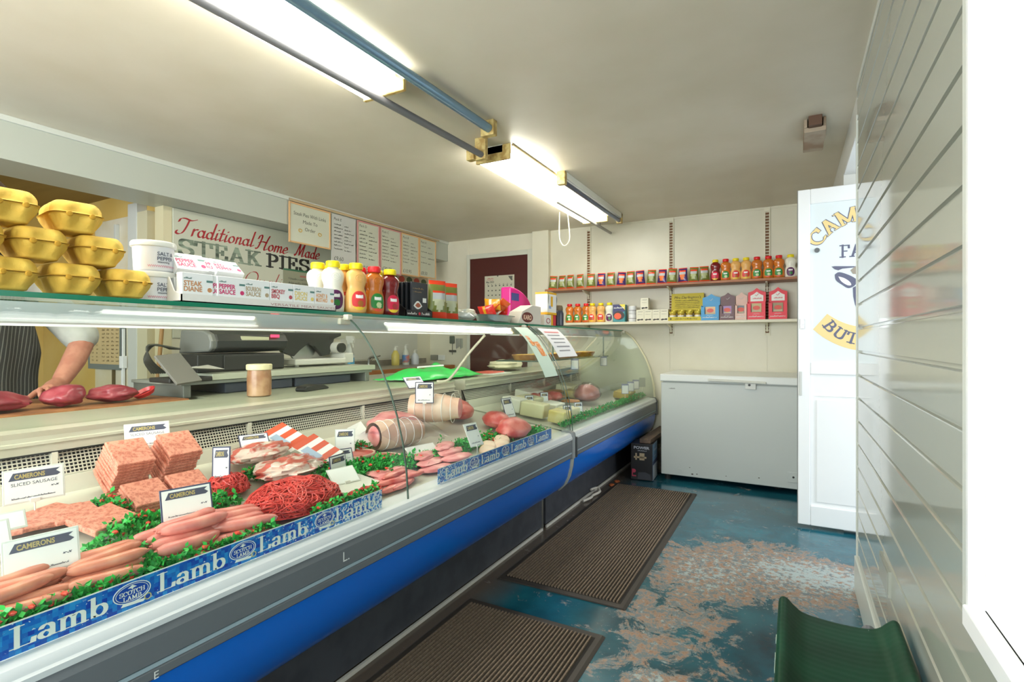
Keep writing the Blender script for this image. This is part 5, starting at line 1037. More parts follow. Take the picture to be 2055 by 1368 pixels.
m = MB(); gpatch(m, 2.925, 3.235, .03, .36, .0075); gpatch(m, 2.925, 3.235, .03, .36, .0068); m.build('paper', mt('paper_white', '#e9ebef', .5), t, world=True, smooth=60)
m = MB()
for k in range(6): m.c(0 if k == 0 else 1); gpatch(m, 2.965 + .004 * k, 3.19 - (.03 if k % 2 else 0), .075 + k * .043, .088 + k * .043 + (.006 if k == 0 else 0), .0082, 2)
m.build('notice_print', [mt('print_pale_red', '#d88b8f', .5), mt('print_grey', '#8f9299', .5)], t, world=True)
for k, (x, y, z, lb) in enumerate(((-1.508, 3.83, .905, 'small price card hung on the inner shelf below the white notice'), (-1.508, 4.54, .905, 'small price card hung alone on the inner shelf'), (-1.24, 4.30, .683, 'first of three small price cards low by the far glass'), (-1.24, 4.47, .690, 'second of three small price cards low by the far glass'), (-1.24, 4.64, .695, 'third of three small price cards low by the far glass'), (-1.235, 4.85, .70, 'grey empty card holder at the end of the far counter'))):
    t = thing('shelf_price_card', lb, 'price card', (x, y, z), .55, 'small cards in the far counter')
    MB().box(-.030, 0, 0, .030, .003, .086).build('card_holder', mt('card_edge', '#8d8fa8', .4) if k < 5 else mt('card_grey', '#a9aca0', .4), t)
    if k < 5: MB().box(-.026, -.001, .005, .026, 0, .072).build('card', WHT, t)
    if k > 1: MB().cyl((0, .0015, .003), (0, .0015, .608 - z), .0018, 6).build('pin', mt('clear_pin', '#e6e4da'), t)
# ================================================================ the farther counter: cheese, ham, pies
CH1 = mt('cheese_pale', '#e6ddb4', .4); CH2 = mt('cheese_yellow', '#d9c069', .4, col2='#e3d396', scale=10); PIE = mt('pie_crust', '#c98f45', .5, col2='#a8682c', scale=18, bump=.2, bscale=60); HAM = mt('ham_pink', '#cf958c', .35, col2='#b97c70', scale=12); WHC = mt('white_cheese', '#ece8dc', .4)
cz = [(-1.62, 3.02, .07, .055, .07, WHC, 'white cheese block nearest the joint, at the back'), (-1.46, 3.00, .08, .06, .07, CH1, 'pale cheese block nearest the joint, in the middle row'), (-1.28, 2.985, .055, .06, .06, CH2, 'yellow cheese block by the glass at the counter joint'), (-1.30, 3.18, .05, .07, .055, CH1, 'pale cheese block by the glass with a navy ticket'), (-1.62, 3.24, .07, .08, .06, CH1, 'wide pale cheese block in the back row'), (-1.45, 3.26, .06, .08, .05, WHC, 'white cheese block in the middle row'), (-1.75, 3.50, .07, .09, .06, WHC, 'white wrapped block at the far back'), (-1.60, 4.02, .06, .09, .045, CH2, 'yellow cheese slab before the pies'), (-1.75, 4.25, .07, .12, .05, CH1, 'long pale slab at the back of the far counter'), (-1.32, 4.55, .07, .15, .045, mt('tray_mustard', '#b8a04a', .5), 'mustard coloured tray low at the end of the far counter')]
for k, (x, y, a, b_, h, mat, lb) in enumerate(cz):
    o = MB().box(-a, -b_, 0, a, b_, h * 1.25).build('tray' if 'tray' in lb else 'cheese_block', mat, bevel=.008); o.location = (x, y, dz(x) + .014); o.rotation_euler = (0, .13, rnd.uniform(-.2, .2)); tag(o, lb, 'tray' if 'tray' in lb else 'cheese')
for k, (x, y, lb) in enumerate(((-1.75, 3.75, 'browned pie at the back left of the far counter'), (-1.60, 3.70, 'browned pie in front of the back left one'), (-1.72, 3.93, 'browned pie at the back in the middle'), (-1.46, 3.62, 'browned pie behind the joint of the glass'))):
    t = thing('meat_pie', lb, 'pie', (x, y, dz(x) + .010), 0, 'pies in the far counter'); MB().lathe([(.055, 0), (.068, .035)], 24).build('pie_case', FOIL, t, smooth=40); MB().lathe([(.07, .032), (.072, .038), (.06, .046), (.03, .05), (.001, .051)], 24).build('crust', PIE, t, smooth=60)
t = thing('wrapped_ham', 'large ham in clear film in the middle of the far counter', 'ham', (-1.44, 3.92, dz(-1.44)), .3)
MB().blob((0, 0, .07), (.10, .13, .085), .1, 2, 3, flat=.4).build('ham', HAM, t, smooth=60); MB().blob((0, 0, .075), (.112, .145, .096), .08, 3, 5, flat=.4).build('film', WRAP, t, smooth=60)
for k in range(3): tag(joint('cooked_meat', (-1.66 + .03 * k, 3.42 + .1 * k, dz(-1.6) + .05), (.05, .07, .045), k, ('reddish cooked joint behind the cheese', 'middle reddish cooked joint behind the cheese', 'reddish cooked joint beside the pies')[k], BEEF, 'meat joint', seed=50 + k), ('reddish cooked joint behind the cheese', 'middle reddish cooked joint behind the cheese', 'reddish cooked joint beside the pies')[k], 'meat joint')
parsley([(-1.225, 2.90), (-1.225, 4.86)], 1500, 'green parsley strip along the front of the far counter', 12, .022, .06)
for k, (x, y, lb) in enumerate(((-1.245, 3.05, 'navy edged ticket by the glass at the counter joint'), (-1.245, 3.24, 'navy edged ticket before the pale cheese by the glass'), (-1.55, 3.12, 'navy edged ticket between the back cheese blocks'), (-1.55, 3.36, 'navy edged ticket beside the wide pale cheese'))):
    ticket(x, y, .035, .055, .075, A2 - .4, .15, True, lb, pin=True)
for k in range(7):
    t = thing('quiche', '%s quiche from the left on the inner shelf of the far counter' % ('first', 'second', 'third', 'fourth', 'fifth', 'sixth', 'seventh')[k], 'quiche', (-1.70 + .02 * (k % 2), 3.34 + .205 * k, .9938), 0, 'quiches on the inner shelf')
    MB().lathe([(.075, 0), (.094, .034), (.096, .038), (.09, .038)], 26).build('pastry_case', PIE, t, smooth=40); MB().lathe([(.089, .034), (.06, .040), (.001, .042)], 26).build('filling', [mt('quiche_filling', '#ecc95a', .4, col2='#c9702f', scale=18, lo=.55, hi=.66)], t, smooth=60)
# ================================================================ behind the counter
WOOD = mt('butcher_wood', '#b07b45', .5, col2='#8f5c2f', scale=5, stretch=(6, 1, 6)); WOODT = mt('worn_block_top', '#a8744a', .5, col2='#8a5a38', scale=9)
t = thing('butcher_block', 'wooden butcher block with raw beef on it behind the near counter', 'butcher block', (-2.7, .6, 0))
MB().box(-2.93, -.35, 0.78, -2.34, 1.34, .872).build('block_side', WOOD, t, world=True, bevel=.004); MB().box(-2.925, -.345, .8722, -2.345, 1.335, .876).build('block_top', WOODT, t, world=True)
for x in (-2.88, -2.40):
    for y in (-.28, 1.28): MB().box(x - .04, y - .04, 0, x + .04, y + .04, .78).build('leg', WOOD, t, world=True)
RAWB = mt('dark_raw_beef', '#7d2733', .3, col2='#a5424d', scale=9, lo=.4, hi=.7, bump=.15, bscale=40)
for x, y, r, rz, sd, lb in ((-2.465, .70, (.085, .135, .040), .12, 2, 'raw beef piece at the left picture edge, cut thin at its right end'), (-2.47, .935, (.075, .066, .046), .1, 5, 'rounded raw beef lump under the hand'), (-2.475, 1.105, (.07, .082, .038), -.1, 9, 'long raw beef piece at the right end of the block')):
    o = MB().blob((0, 0, 0), r, .28, 1.8, sd, 18, 28, .2).build('raw_beef', RAWB, smooth=60); o.location = (x, y, .877 + r[2] * .85); o.rotation_euler = (0, 0, rz); tag(o, lb, 'meat')
o = MB().lathe([(.0, 0), (.035, .004), (.045, .02), (.04, .022), (.03, .008)], 20, cap=False).build('red_dish', mt('lid_red', '#c22f33', .3), smooth=40); o.location = (-2.50, 1.24, .892); o.rotation_euler = (.5, 0, 0); tag(o, 'small red dish propped at the right end of the beef', 'dish')
# ---- the butcher
SKIN = mt('skin', '#b87f69', .5, col2='#ac705c', scale=30, sss=.08); SHIRT = mt('grey_white_shirt', '#b9bcb5', .75, col2='#aeb1ab', scale=14, bump=.3, bscale=22); 
APR = bpy.data.materials.new('striped_apron'); APR.use_nodes = True
nt = APR.node_tree; tc = nt.nodes.new('ShaderNodeTexCoord'); wv = nt.nodes.new('ShaderNodeTexWave'); wv.bands_direction = 'Y'; wv.inputs['Scale'].default_value = 22; wv.inputs['Distortion'].default_value = .4
rp = nt.nodes.new('ShaderNodeValToRGB'); rp.color_ramp.elements[0].position = .82; rp.color_ramp.elements[0].color = lin('#2b2e2d'); rp.color_ramp.elements[1].position = .90; rp.color_ramp.elements[1].color = lin('#6d716a')
nt.links.new(tc.outputs['Object'], wv.inputs['Vector']); nt.links.new(wv.outputs[0], rp.inputs[0]); nt.links.new(rp.outputs[0], nt.nodes['Principled BSDF'].inputs['Base Color']); nt.nodes['Principled BSDF'].inputs['Roughness'].default_value = .8
person = thing('person', 'person in a striped apron and pale shirt pressing a hand on raw beef', 'person', (-3.12, .80, 0))
def limb(m, pts, rr, n=14):
    q = lambda i: rr[-1] if i >= (len(rr) - 1) * 4 else rr[i // 4] * (1 - (i % 4) / 4) + rr[i // 4 + 1] * ((i % 4) / 4)
    m.tube(sm(pts, 4), [q(i) for i in range((len(pts) - 1) * 4 + 1)], n)
    for p, r in ((pts[0], rr[0]), (pts[-1], rr[-1])): m.blob(p, (r, r, r), 0, 1, 0, 8, 12)
def fuse(m, name, mat, vox, parent, it=4):
    o = m.build(name, mat, parent, smooth=180, world=True); r = o.modifiers.new('fuse', 'REMESH'); r.mode = 'VOXEL'; r.voxel_size = vox; r.use_smooth_shade = True
    s_ = o.modifiers.new('soft', 'SMOOTH'); s_.factor = .5; s_.iterations = it; return o
B_ = MB()
hd = Vector((-2.80, .80, 1.655))
B_.blob((-3.13, .80, .95), (.13, .17, .13)); limb(B_, [(-3.12, .80, .98), (-3.07, .80, 1.15), (-2.99, .80, 1.33), (-2.93, .80, 1.42)], [.13, .125, .135, .09]); B_.blob((-2.985, .80, 1.35), (.10, .185, .10), 0)
limb(B_, [(-2.94, .80, 1.42), (-2.87, .80, 1.52), (-2.83, .80, 1.58)], [.058, .052, .052])
HP = Matrix.Translation(hd) @ Matrix.Rotation(math.radians(24), 4, 'Y')
F_ = MB(); F_.blob((0, 0, 0), (.096, .077, .118), 0).blob((.040, 0, -.062), (.056, .054, .056), 0).blob((.062, 0, -.092), (.030, .030, .026), 0).blob((.082, 0, .036), (.018, .052, .011), 0)
F_.tube([(.084, 0, .022), (.100, 0, -.008), (.108, 0, -.024)], [.008, .011, .014], 8).blob((.094, -.013, -.028), (.012, .009, .009), 0).blob((.094, .013, -.028), (.012, .009, .009), 0).blob((.086, 0, -.058), (.012, .024, .006), 0).blob((.085, 0, -.069), (.012, .020, .006), 0)
for s_ in (-1, 1): F_.blob((-.008, s_ * .079, -.008), (.020, .009, .032), 0).blob((.070, s_ * .031, .014), (.020, .020, .010), 0).blob((.074, s_ * .031, -.008), (.014, .018, .007), 0)
B_.add(F_.v, F_.f, HP)
for s_ in (-1, 1):
    limb(B_, [(-3.13, .80 + s_ * .095, .93), (-3.10, .80 + s_ * .11, .52), (-3.14, .80 + s_ * .115, .10)], [.088, .062, .045]); limb(B_, [(-3.14, .80 + s_ * .115, .06), (-3.04, .80 + s_ * .125, .04), (-2.96, .80 + s_ * .13, .03)], [.045, .04, .028])
# the arm that works: shoulder, elbow, wrist
limb(B_, [(-2.99, .985, 1.375), (-2.975, 1.10, 1.26), (-2.945, 1.19, 1.135)], [.062, .052, .046]); limb(B_, [(-2.945, 1.19, 1.135), (-2.875, 1.125, 1.04), (-2.80, 1.045, .948)], [.047, .045, .031])
wr_ = Vector((-2.80, 1.045, .948)); B_.blob((-2.745, .998, .925), (.045, .044, .024), .05); limb(B_, [wr_, (-2.765, 1.01, .932), (-2.725, .985, .925)], [.030, .033, .03])
for k, (dy, ln, lift) in enumerate(((-.036, .9, 0), (-.012, 1.0, .004), (.012, .95, .003), (.034, .78, 0))):
    b0_ = Vector((-2.722 - .004 * abs(k - 1.5), .985 + dy * .9, .927)); d_ = Vector((.86, -.30 + k * .06, 0)).normalized(); p1 = b0_ + d_ * .034 * ln + Vector((0, 0, .006 + lift)); p2 = p1 + d_ * .024 * ln + Vector((0, 0, -.010)); p3 = p2 + d_ * .016 * ln + Vector((0, 0, -.016))
    B_.tube([b0_, p1, p2, p3], [.0098, .0092, .0084, .0062], 10); B_.blob(p3, (.0062, .0062, .0062), 0, 1, 0, 6, 8)
th = [(-2.775, .985, .928), (-2.765, .952, .915), (-2.735, .922, .900), (-2.715, .903, .890)]; B_.tube(th, [.015, .0125, .0105, .0075], 10); B_.blob(th[-1], (.0075, .0075, .0075), 0, 1, 0, 6, 8)
# the other arm, resting on the block
limb(B_, [(-2.99, .615, 1.375), (-2.96, .52, 1.25), (-2.92, .46, 1.13)], [.062, .052, .046]); limb(B_, [(-2.92, .46, 1.13), (-2.80, .47, 1.01), (-2.68, .50, .925)], [.047, .042, .03]); B_.blob((-2.635, .515, .905), (.045, .042, .022), .05)
for k in range(4):
    b0_ = Vector((-2.61, .487 + .02 * k, .908)); p1 = b0_ + Vector((.034, .003 * k, -.004)); p2 = p1 + Vector((.022, .002, -.012)); B_.tube([b0_, p1, p2], [.0096, .009, .0068], 10)
B_.tube([(-2.655, .55, .908), (-2.63, .575, .90), (-2.605, .583, .893)], [.014, .011, .008], 10)
fuse(B_, 'body', SKIN, .0042, person, 3)
for s_ in (-1, 1):
    m = MB(); m.blob((.0765, s_ * .031, .004), (.0105, .0125, .0070), 0, 1, 0, 8, 12, M=HP); ey = m.build('eye', mt('eye_white', '#ddd6cc', .2), person, smooth=60, world=True)
    m = MB(); m.blob((.0845, s_ * .031, .001), (.0035, .0055, .0055), 0, 1, 0, 6, 10, M=HP); m.build('iris', mt('eye_iris', '#3c2d20', .2), ey, smooth=60, world=True)
    m = MB(); m.tube([HP @ Vector((.088, s_ * .014, .034)), HP @ Vector((.090, s_ * .032, .040)), HP @ Vector((.078, s_ * .052, .034))], [.003, .004, .002], 6); m.build('eyebrow', mt('brown_hair', '#4a3a2c', .7), person, smooth=60, world=True)
m = MB(); m.blob((-.022, 0, .040), (.090, .084, .088), .05, 4, 2, M=HP); fuse(m, 'hair', mt('brown_hair', '#4a3a2c', .7), .006, person)
m = MB(); limb(m, [(-3.12, .80, 1.0), (-3.07, .80, 1.15), (-2.99, .80, 1.33), (-2.94, .80, 1.41)], [.150, .150, .155, .085]); m.blob((-2.985, .80, 1.35), (.115, .205, .105), 0); m.blob((-3.12, .80, 1.02), (.155, .20, .10), 0)
for s_, pts in ((1, [(-2.99, .985, 1.375), (-2.975, 1.095, 1.27), (-2.952, 1.18, 1.155)]), (-1, [(-2.99, .615, 1.375), (-2.96, .52, 1.25), (-2.93, .465, 1.15)])): limb(m, pts, [.082, .075, .074])
m.tube(sm([(-2.90, .745, 1.43), (-2.87, .80, 1.44), (-2.90, .855, 1.43), (-2.97, .86, 1.46), (-2.99, .80, 1.47), (-2.97, .74, 1.46), (-2.90, .745, 1.43)], 4), .02, 8)
fuse(m, 'shirt', SHIRT, .008, person)
m = MB()
for s_ in (-1, 1): limb(m, [(-3.13, .80 + s_ * .095, .97), (-3.10, .80 + s_ * .11, .52), (-3.14, .80 + s_ * .115, .10)], [.108, .082, .072])
fuse(m, 'trousers', mt('dark_trousers', '#33363a', .8), .01, person)
m = MB()
for s_ in (-1, 1): limb(m, [(-3.15, .80 + s_ * .115, .055), (-3.05, .80 + s_ * .125, .045), (-2.95, .80 + s_ * .13, .04)], [.055, .05, .04])
fuse(m, 'shoes', mt('black_shoes', '#1d1d1e', .5), .008, person)
def apr(u, v):
    z = .46 + 1.0 * u; a = (v - .5) * 2; wd = .25 - .14 * max(0, (u - .62) / .38) ** 1.1; cx_ = -3.12 + .155 * max(0, min(1, (z - .98) / .42)) + (0 if z > .98 else .0)
    return (cx_ + .170 * math.sqrt(max(0, 1 - (a * .82) ** 2)) + .006 * math.sin(a * 14 + u * 3), .80 + a * wd, z)
m = MB(); m.grid(apr, 26, 30); o = m.build('apron', APR, person, smooth=60, world=True); sd = o.modifiers.new('thick', 'SOLIDIFY'); sd.thickness = .004
m = MB().tube(sm([(-2.83, .70, 1.45), (-2.90, .72, 1.50), (-2.99, .80, 1.50), (-2.90, .88, 1.50), (-2.83, .90, 1.45)], 5), .008, 8).tube(sm([(-3.06, 1.0, 1.0), (-3.16, 1.0, 1.0), (-3.29, .80, 1.0), (-3.16, .60, 1.0), (-3.06, .60, 1.0)], 6), .008, 8); m.build('apron_string', mt('apron_tie', '#2b2e2d', .8), person, smooth=60, world=True)
# ---- notice frame and broom on the back room door
t = thing('notice_board', 'tan price chart in a grey frame on the old back room door', 'notice', (-4.58, 1.99, 1.05))
MB().box(-4.84, 1.985, .915, -4.33, 2.012, 1.26).build('frame', mt('frame_slate', '#6f7a78', .5), t, world=True, bevel=.003); ch_ = MB().box(-4.80, 1.982, .955, -4.365, 1.986, 1.25).build('chart', mt('chart_tan', '#c8b183', .5), t, world=True)
m = MB()
for r_ in range(9):
    for c_ in range(6): squig(m, (-4.77 + c_ * .068 + (.02 if c_ > 1 else 0), 1.9815, .975 + r_ * .029), X, Z, .026 if c_ < 2 else .038, .015, r_ * 6 + c_)
m.build('chart_print', mt('chart_ink', '#7b6844', .6), ch_, world=True)
tag(MB().cyl((-3.955, 1.965, .0), (-3.76, 1.965, 1.24), .013, 12).build('broom_handle', mt('broom_wood', '#b08650', .5), smooth=50), 'wooden handle leaning beside the back room door', 'broom handle')
# ---- low work table, raised shelf with till and slicer
t = thing('work_table', 'pale green topped work table behind the counter', 'table', (-2.6, 2.4, 0))
MB().box(-2.87, 1.44, .84, -2.337, 3.7, .868).build('table_top', LEDGET, t, world=True, bevel=.003)
for x in (-2.83, -2.41):
    for y in (1.5, 3.62): MB().box(x - .02, y - .02, 0, x + .02, y + .02, .84).build('leg', STEEL, t, world=True)
t = thing('till_shelf', 'grey raised shelf on metal legs carrying the till', 'shelf', (-2.65, 1.9, .868))
MB().box(-2.90, 1.50, .942, -2.44, 2.60, .972).build('shelf_board', mt('shelf_laminate', '#b3b7a4', .35), t, world=True, bevel=.002); MB().box(-2.88, 1.36, .925, -2.45, 2.58, .94).build('shelf_tray', mt('shelf_grey', '#8b9088', .4), t, world=True, bevel=.002)
for y in (1.37, 2.52): MB().box(-2.88, y, .868, -2.45, y + .035, .926).build('leg', mt('leg_grey', '#7d827c', .4, .3), t, world=True, bevel=.003)
for y, y2, lb in ((1.60, 2.0, 'dark blue grey box under the raised shelf, nearer one'), (2.02, 2.44, 'dark blue grey box under the raised shelf, farther one')): tag(MB().box(-2.82, y, .8685, -2.50, y2, .920).build('storage_box', mt('box_slate_blue', '#4b5260', .5), bevel=.006), lb, 'box')
t = thing('money_till', 'black cash drawer unit on the raised shelf', 'cash drawer', (-2.68, 1.72, .972))
MB().box(-2.84, 1.50, .973, -2.56, 1.99, 1.062).build('drawer_case', mt('till_black', '#1f201d', .5), t, world=True, bevel=.004); MB().box(-2.56, 1.63, .98, -2.552, 1.985, 1.056).build('drawer_front', mt('till_black2', '#282925', .5), t, world=True, bevel=.004)
t = thing('cash_register', 'rounded dark till with a red lit display on the cash drawer', 'till', (-2.70, 1.78, 1.062))
pr = [(-2.86, 1.062), (-2.60, 1.075), (-2.575, 1.09), (-2.57, 1.13), (-2.59, 1.165), (-2.64, 1.185), (-2.84, 1.19)]
MB().prism(pr, 1.60, 2.03, 'y').build('till_body', mt('till_grey', '#2e302e', .3), t, world=True, bevel=.012, seg=3); MB().prism([(x - .004, z) for x, z in pr], 1.575, 1.612, 'y').build('till_side', mt('till_silver', '#6d6f6a', .35), t, world=True, bevel=.01)
MB().prism([(1.74, 1.135), (1.90, 1.135), (1.90, 1.152), (1.735, 1.156)], -2.578, -2.570, 'x').build('till_screen', mt('screen_cream', '#c8c6a4', .3), t, world=True)
m = MB(); m.box(-2.577, 1.915, 1.150, -2.568, 1.965, 1.166); m.build('red_display', mt('red_led', '#ff3355', .4, emit=1.2), t, world=True)
t = thing('cable_bundle', 'bundle of dark cables hanging beside the till', 'cables', (-2.78, 1.42, .95)); m = MB()
for k in range(7): m.tube(sm([(-2.80 + .015 * k, 1.50, 1.09), (-2.79 + .012 * k, 1.42 - .01 * k, 1.11), (-2.78 + .01 * k, 1.37, 1.04), (-2.77, 1.40 + .01 * k, .97)], 5), .005, 6)
m.build('cable', mt('cable_dark', '#3b3c34', .5), t, smooth=60, world=True)
t = tag(MB().box(-.09, -.06, 0, .09, .06, .012).build('notepad', mt('pad_grey', '#6e6c66', .5), bevel=.002), 'grey notepad leaning on the till shelf', 'notepad'); t.location = (-2.44, 1.34, 1.00); t.rotation_euler = (.1, .75, .2)
t = tag(MB().add([(-.07, -.08, 0), (.07, -.08, .012), (.075, .08, .0), (-.07, .08, .018)], [(0, 1, 2, 3)]).build('receipt', mt('paper_dull', '#b9b8ae', .6)), 'loose white receipt lying beside the notepad', 'paper'); t.location = (-2.50, 1.47, .995); t.modifiers.new('t', 'SOLIDIFY').thickness = .001
tag(MB().box(-2.60, 1.30, .9408, -2.43, 1.495, .962).build('black_folder', mt('folder_black', '#2a2a28', .5), bevel=.005), 'black folder under the notepad at the near end of the raised shelf', 'folder')
t = thing('meat_slicer', 'white based meat slicer with a dark carriage on the raised shelf', 'slicer', (-2.72, 2.35, .972))
m = MB().box(-2.84, 2.10, .985, -2.60, 2.50, 1.02).box(-2.84, 2.50, .985, -2.62, 2.585, 1.05)
for a in ((-2.81, 2.14), (-2.64, 2.14), (-2.81, 2.54), (-2.65, 2.54)): m.cyl((a[0], a[1], .972), (a[0], a[1], .99), .014, 10)
m.build('base', mt('slicer_white', '#cfcfc6', .3), t, world=True, bevel=.006)
MB().prism([(2.06, 1.185), (2.56, 1.185), (2.56, 1.165), (2.50, 1.145), (2.46, 1.04), (2.40, 1.03), (2.34, 1.095), (2.29, 1.115), (2.22, 1.07), (2.18, 1.035), (2.10, 1.06), (2.06, 1.12)], -2.74, -2.71, 'x').build('carriage', mt('slicer_dark', '#3d3f3b', .35, .3), t, world=True, bevel=.004)
MB().cyl((-2.77, 2.28, 1.10), (-2.755, 2.28, 1.10), .105, 32).build('blade', STEEL, t, world=True, smooth=40); MB().box(-2.80, 2.30, 1.02, -2.76, 2.45, 1.12).build('motor_housing', mt('slicer_white', '#cfcfc6'), t, world=True, bevel=.01)
m = MB().cyl((-2.72, 2.50, 1.085), (-2.655, 2.50, 1.085), .038, 20); m.c(1).cyl((-2.655, 2.50, 1.085), (-2.635, 2.50, 1.085), .032, 14); m.build('knob', [mt('slicer_white', '#cfcfc6'), mt('knob_black', '#34352f', .5)], t, world=True, smooth=40)
t = thing('sauce_tub', 'clear jar of brown sauce with a cream lid on the work ledge', 'jar', (-2.20, 1.575, .8722))
MB().lathe([(.046, 0), (.052, .005), (.053, .085), (.050, .122), (.046, .126)], 28).build('jar_body', mt('gravy_brown', '#94694a', .3, col2='#b08c6a', scale=16, lo=.42, hi=.6), t, smooth=40); MB().lathe([(.055, .124), (.056, .128), (.056, .146), (.052, .15)], 32).build('jar_lid', mt('lid_cream', '#d9d1a8', .4), t, smooth=40)
t = thing('handset', 'black handset lying on the work ledge right of the jar', 'handset', (-2.22, 1.90, .8722), .25)
MB().prism([(-.10, 0), (.10, 0), (.105, .008), (.06, .026), (-.02, .034), (-.09, .026), (-.105, .012)], -.03, .03, 'x').build('handset_body', mt('handset_black', '#232423', .35), t, bevel=.008, seg=3)
# ---- sink run along the left wall
t = thing('sink_counter', 'grey back counter with a wood edge along the left wall', 'counter', (-3.5, 3.4, 0))
MB().box(XL + .002, 2.12, .835, -3.22, 4.62, .875).build('counter_top', mt('worktop_grey', '#8b8578', .35, col2='#7a7468', scale=10), t, world=True); MB().box(-3.222, 2.12, .828, -3.195, 4.62, .874).build('wood_edge', mt('edge_wood', '#a5682f', .45, col2='#8d5427', scale=5, stretch=(6, 1, 6)), t, world=True, bevel=.004); MB().box(XL + .002, 2.14, 0, -3.26, 4.6, .835).build('cabinet', mt('cabinet_white', '#c9c8bc', .5), t, world=True)
MB().box(XL + .002, 3.1, .875, XL + .02, 4.9, .93).build('upstand', mt('worktop_grey', '#8b8578'), t, world=True)
tag(MB().box(XL + .001, 3.6, .94, XL + .008, 4.75, 1.235).build('splash_panel', mt('panel_white', '#cfcfc4', .25), bevel=.002), 'white splash panel on the wall above the sink counter', 'panel')
t = thing('spray_bottle', 'spray bottle half full of blue cleaner on the sink counter', 'spray bottle', (-3.56, 3.46, .8756))
MB().lathe([(.042, 0), (.048, .006), (.05, .06), (.046, .13), (.028, .19), (.016, .225), (.015, .24)], 22, sy=.75).build('bottle_body', mt('clear_plastic', '#b9bcb2', .15), t, smooth=50); MB().lathe([(.0505, .012), (.0508, .06), (.047, .13)], 22, sy=.76, cap=False).build('bottle_label', mt('cleaner_blue', '#4ea3cf', .3, col2='#d9dfe0', scale=22, lo=.52, hi=.62), t, smooth=50)
MB().box(-.018, -.016, .238, .055, .016, .262).box(.03, -.01, .258, .062, .01, .285).tube([(.02, 0, .245), (.045, 0, .22), (.05, 0, .195)], .006, 6).cyl((0, 0, .225), (0, 0, .25), .018, 14).box(-.03, -.015, .26, .05, .015, .30).build('trigger_head', mt('trigger_white', '#d6d6cc', .4), t, bevel=.004)
t = thing('mixer_tap', 'chrome tap with a long lever on the sink counter', 'tap', (-3.70, 3.85, .8756)); CHR = mt('chrome', '#c9cbc8', .12, 1)
MB().tube(sm([(0, 0, 0), (0, 0, .05), (.02, 0, .09), (.09, 0, .10), (.12, 0, .07)], 5), .013, 10).build('spout', CHR, t, smooth=60); MB().tube([(0, 0, .05), (.0, .06, .085), (.0, .16, .105)], [.012, .008, .009], 8).build('lever', CHR, t, smooth=60); MB().lathe([(.03, 0), (.03, .01), (.02, .02)], 16).build('tap_base', CHR, t, smooth=40)
def soap(y, x, h, r, c, lb, c2=None):
    t = thing('soap_bottle', lb, 'bottle', (x, y, .8756)); MB().lathe([(r, 0), (r * 1.05, .006), (r * 1.05, h * .55), (r * .5, h * .75), (r * .35, h * .78)], 20).build('bottle_body', c, t, smooth=50); MB().cyl((0, 0, h * .78), (0, 0, h * .92), r * .4, 12).cyl((0, 0, h * .9), (0, 0, h), r * .15, 8).box(-.005, -.006, h * .97, .035, .006, h).build('pump', mt('trigger_white', '#d6d6cc'), t)
    if c2: MB().lathe([(r * 1.07, h * .12), (r * 1.07, h * .48)], 20, cap=False).build('bottle_label', c2, t, smooth=50)
soap(4.20, -3.66, .20, .04, mt('soap_yellow', '#cdbd62', .25), 'yellow soap bottle on the sink counter')
soap(4.34, -3.64, .22, .036, mt('soap_clear', '#c7cbc2', .2), 'clear soap bottle with a blue and orange label beside the yellow one', mt('soap_label', '#4f86c4', .4, col2='#d9784a', scale=14))
soap(4.47, -3.62, .16, .04, mt('soap_lilac', '#c3c9d2', .25), 'short pale bottle at the end of the soap row')
tag(MB().box(-3.80, YB - .02, .905, -3.70, YB, .965).build('socket_plate', mt('socket_dark', '#8b8a80', .4), bevel=.003), 'grey socket plate low on the back wall', 'socket'); tag(MB().box(-3.69, YB - .02, .905, -3.60, YB, .965).build('socket_plate', WHITE, bevel=.003), 'white socket plate beside the grey one', 'socket')
t = thing('key_hook', 'keys and a dark fob hanging on the back wall beside the maroon door', 'keys', (-3.48, YB, 1.15))
MB().box(-3.52, YB - .03, 1.10, -3.46, YB - .002, 1.19).build('fob', mt('fob_green', '#4f5a4c', .5), t, world=True, bevel=.008); m = MB()
for k in range(5): m.box(-3.44 + .02 * k, YB - .012, 1.04 + .012 * (k % 3), -3.43 + .02 * k, YB - .004, 1.16)
m.build('key', STEEL, t, world=True); MB().tube([(-3.49, YB - .01, 1.1), (-3.49, YB - .01, .97)], .003, 6).box(-3.53, YB - .02, 1.0, -3.44, YB - .004, 1.025).build('strap', mt('strap_dark', '#45463e', .6), t, world=True)
# ---- green bags, tray and sack behind the glass
GB = mt('green_plastic', '#35c95b', .3, coat=.3)
t = thing('carrier_bags', 'flat pile of bright green carrier bags on the work ledge', 'bags', (-2.12, 2.52, .872)); m = MB()
def gb(u, v): return (-2.34 + .31 * u + .03 * math.sin(v * 3), 2.47 + .72 * v + .10 * u, 0.885 + .07 * math.sin(PI * u) ** .6 * math.sin(PI * v) ** .7 * (1 + 1.1 * mnoise.noise(Vector((u * 3, v * 4, 2)))) + .006 * mnoise.noise(Vector((u * 12, v * 12, 0))))
m.grid(gb, 22, 26); o = m.build('bag_pile', GB, t, smooth=35, world=True); o.modifiers.new('t', 'SOLIDIFY').thickness = .003
MB().box(-2.03, 2.42, .8722, -1.97, 2.55, .876).build('bag_print', mt('bag_blue', '#3d6f9f', .4, col2='#e3e6e2', scale=20), t, world=True)
tag(MB().cyl((-2.10, 2.62, .962), (-2.06, 2.84, .966), .006, 10).build('marker_pen', WHT, smooth=50), 'white marker pen lying on the green bags', 'pen')
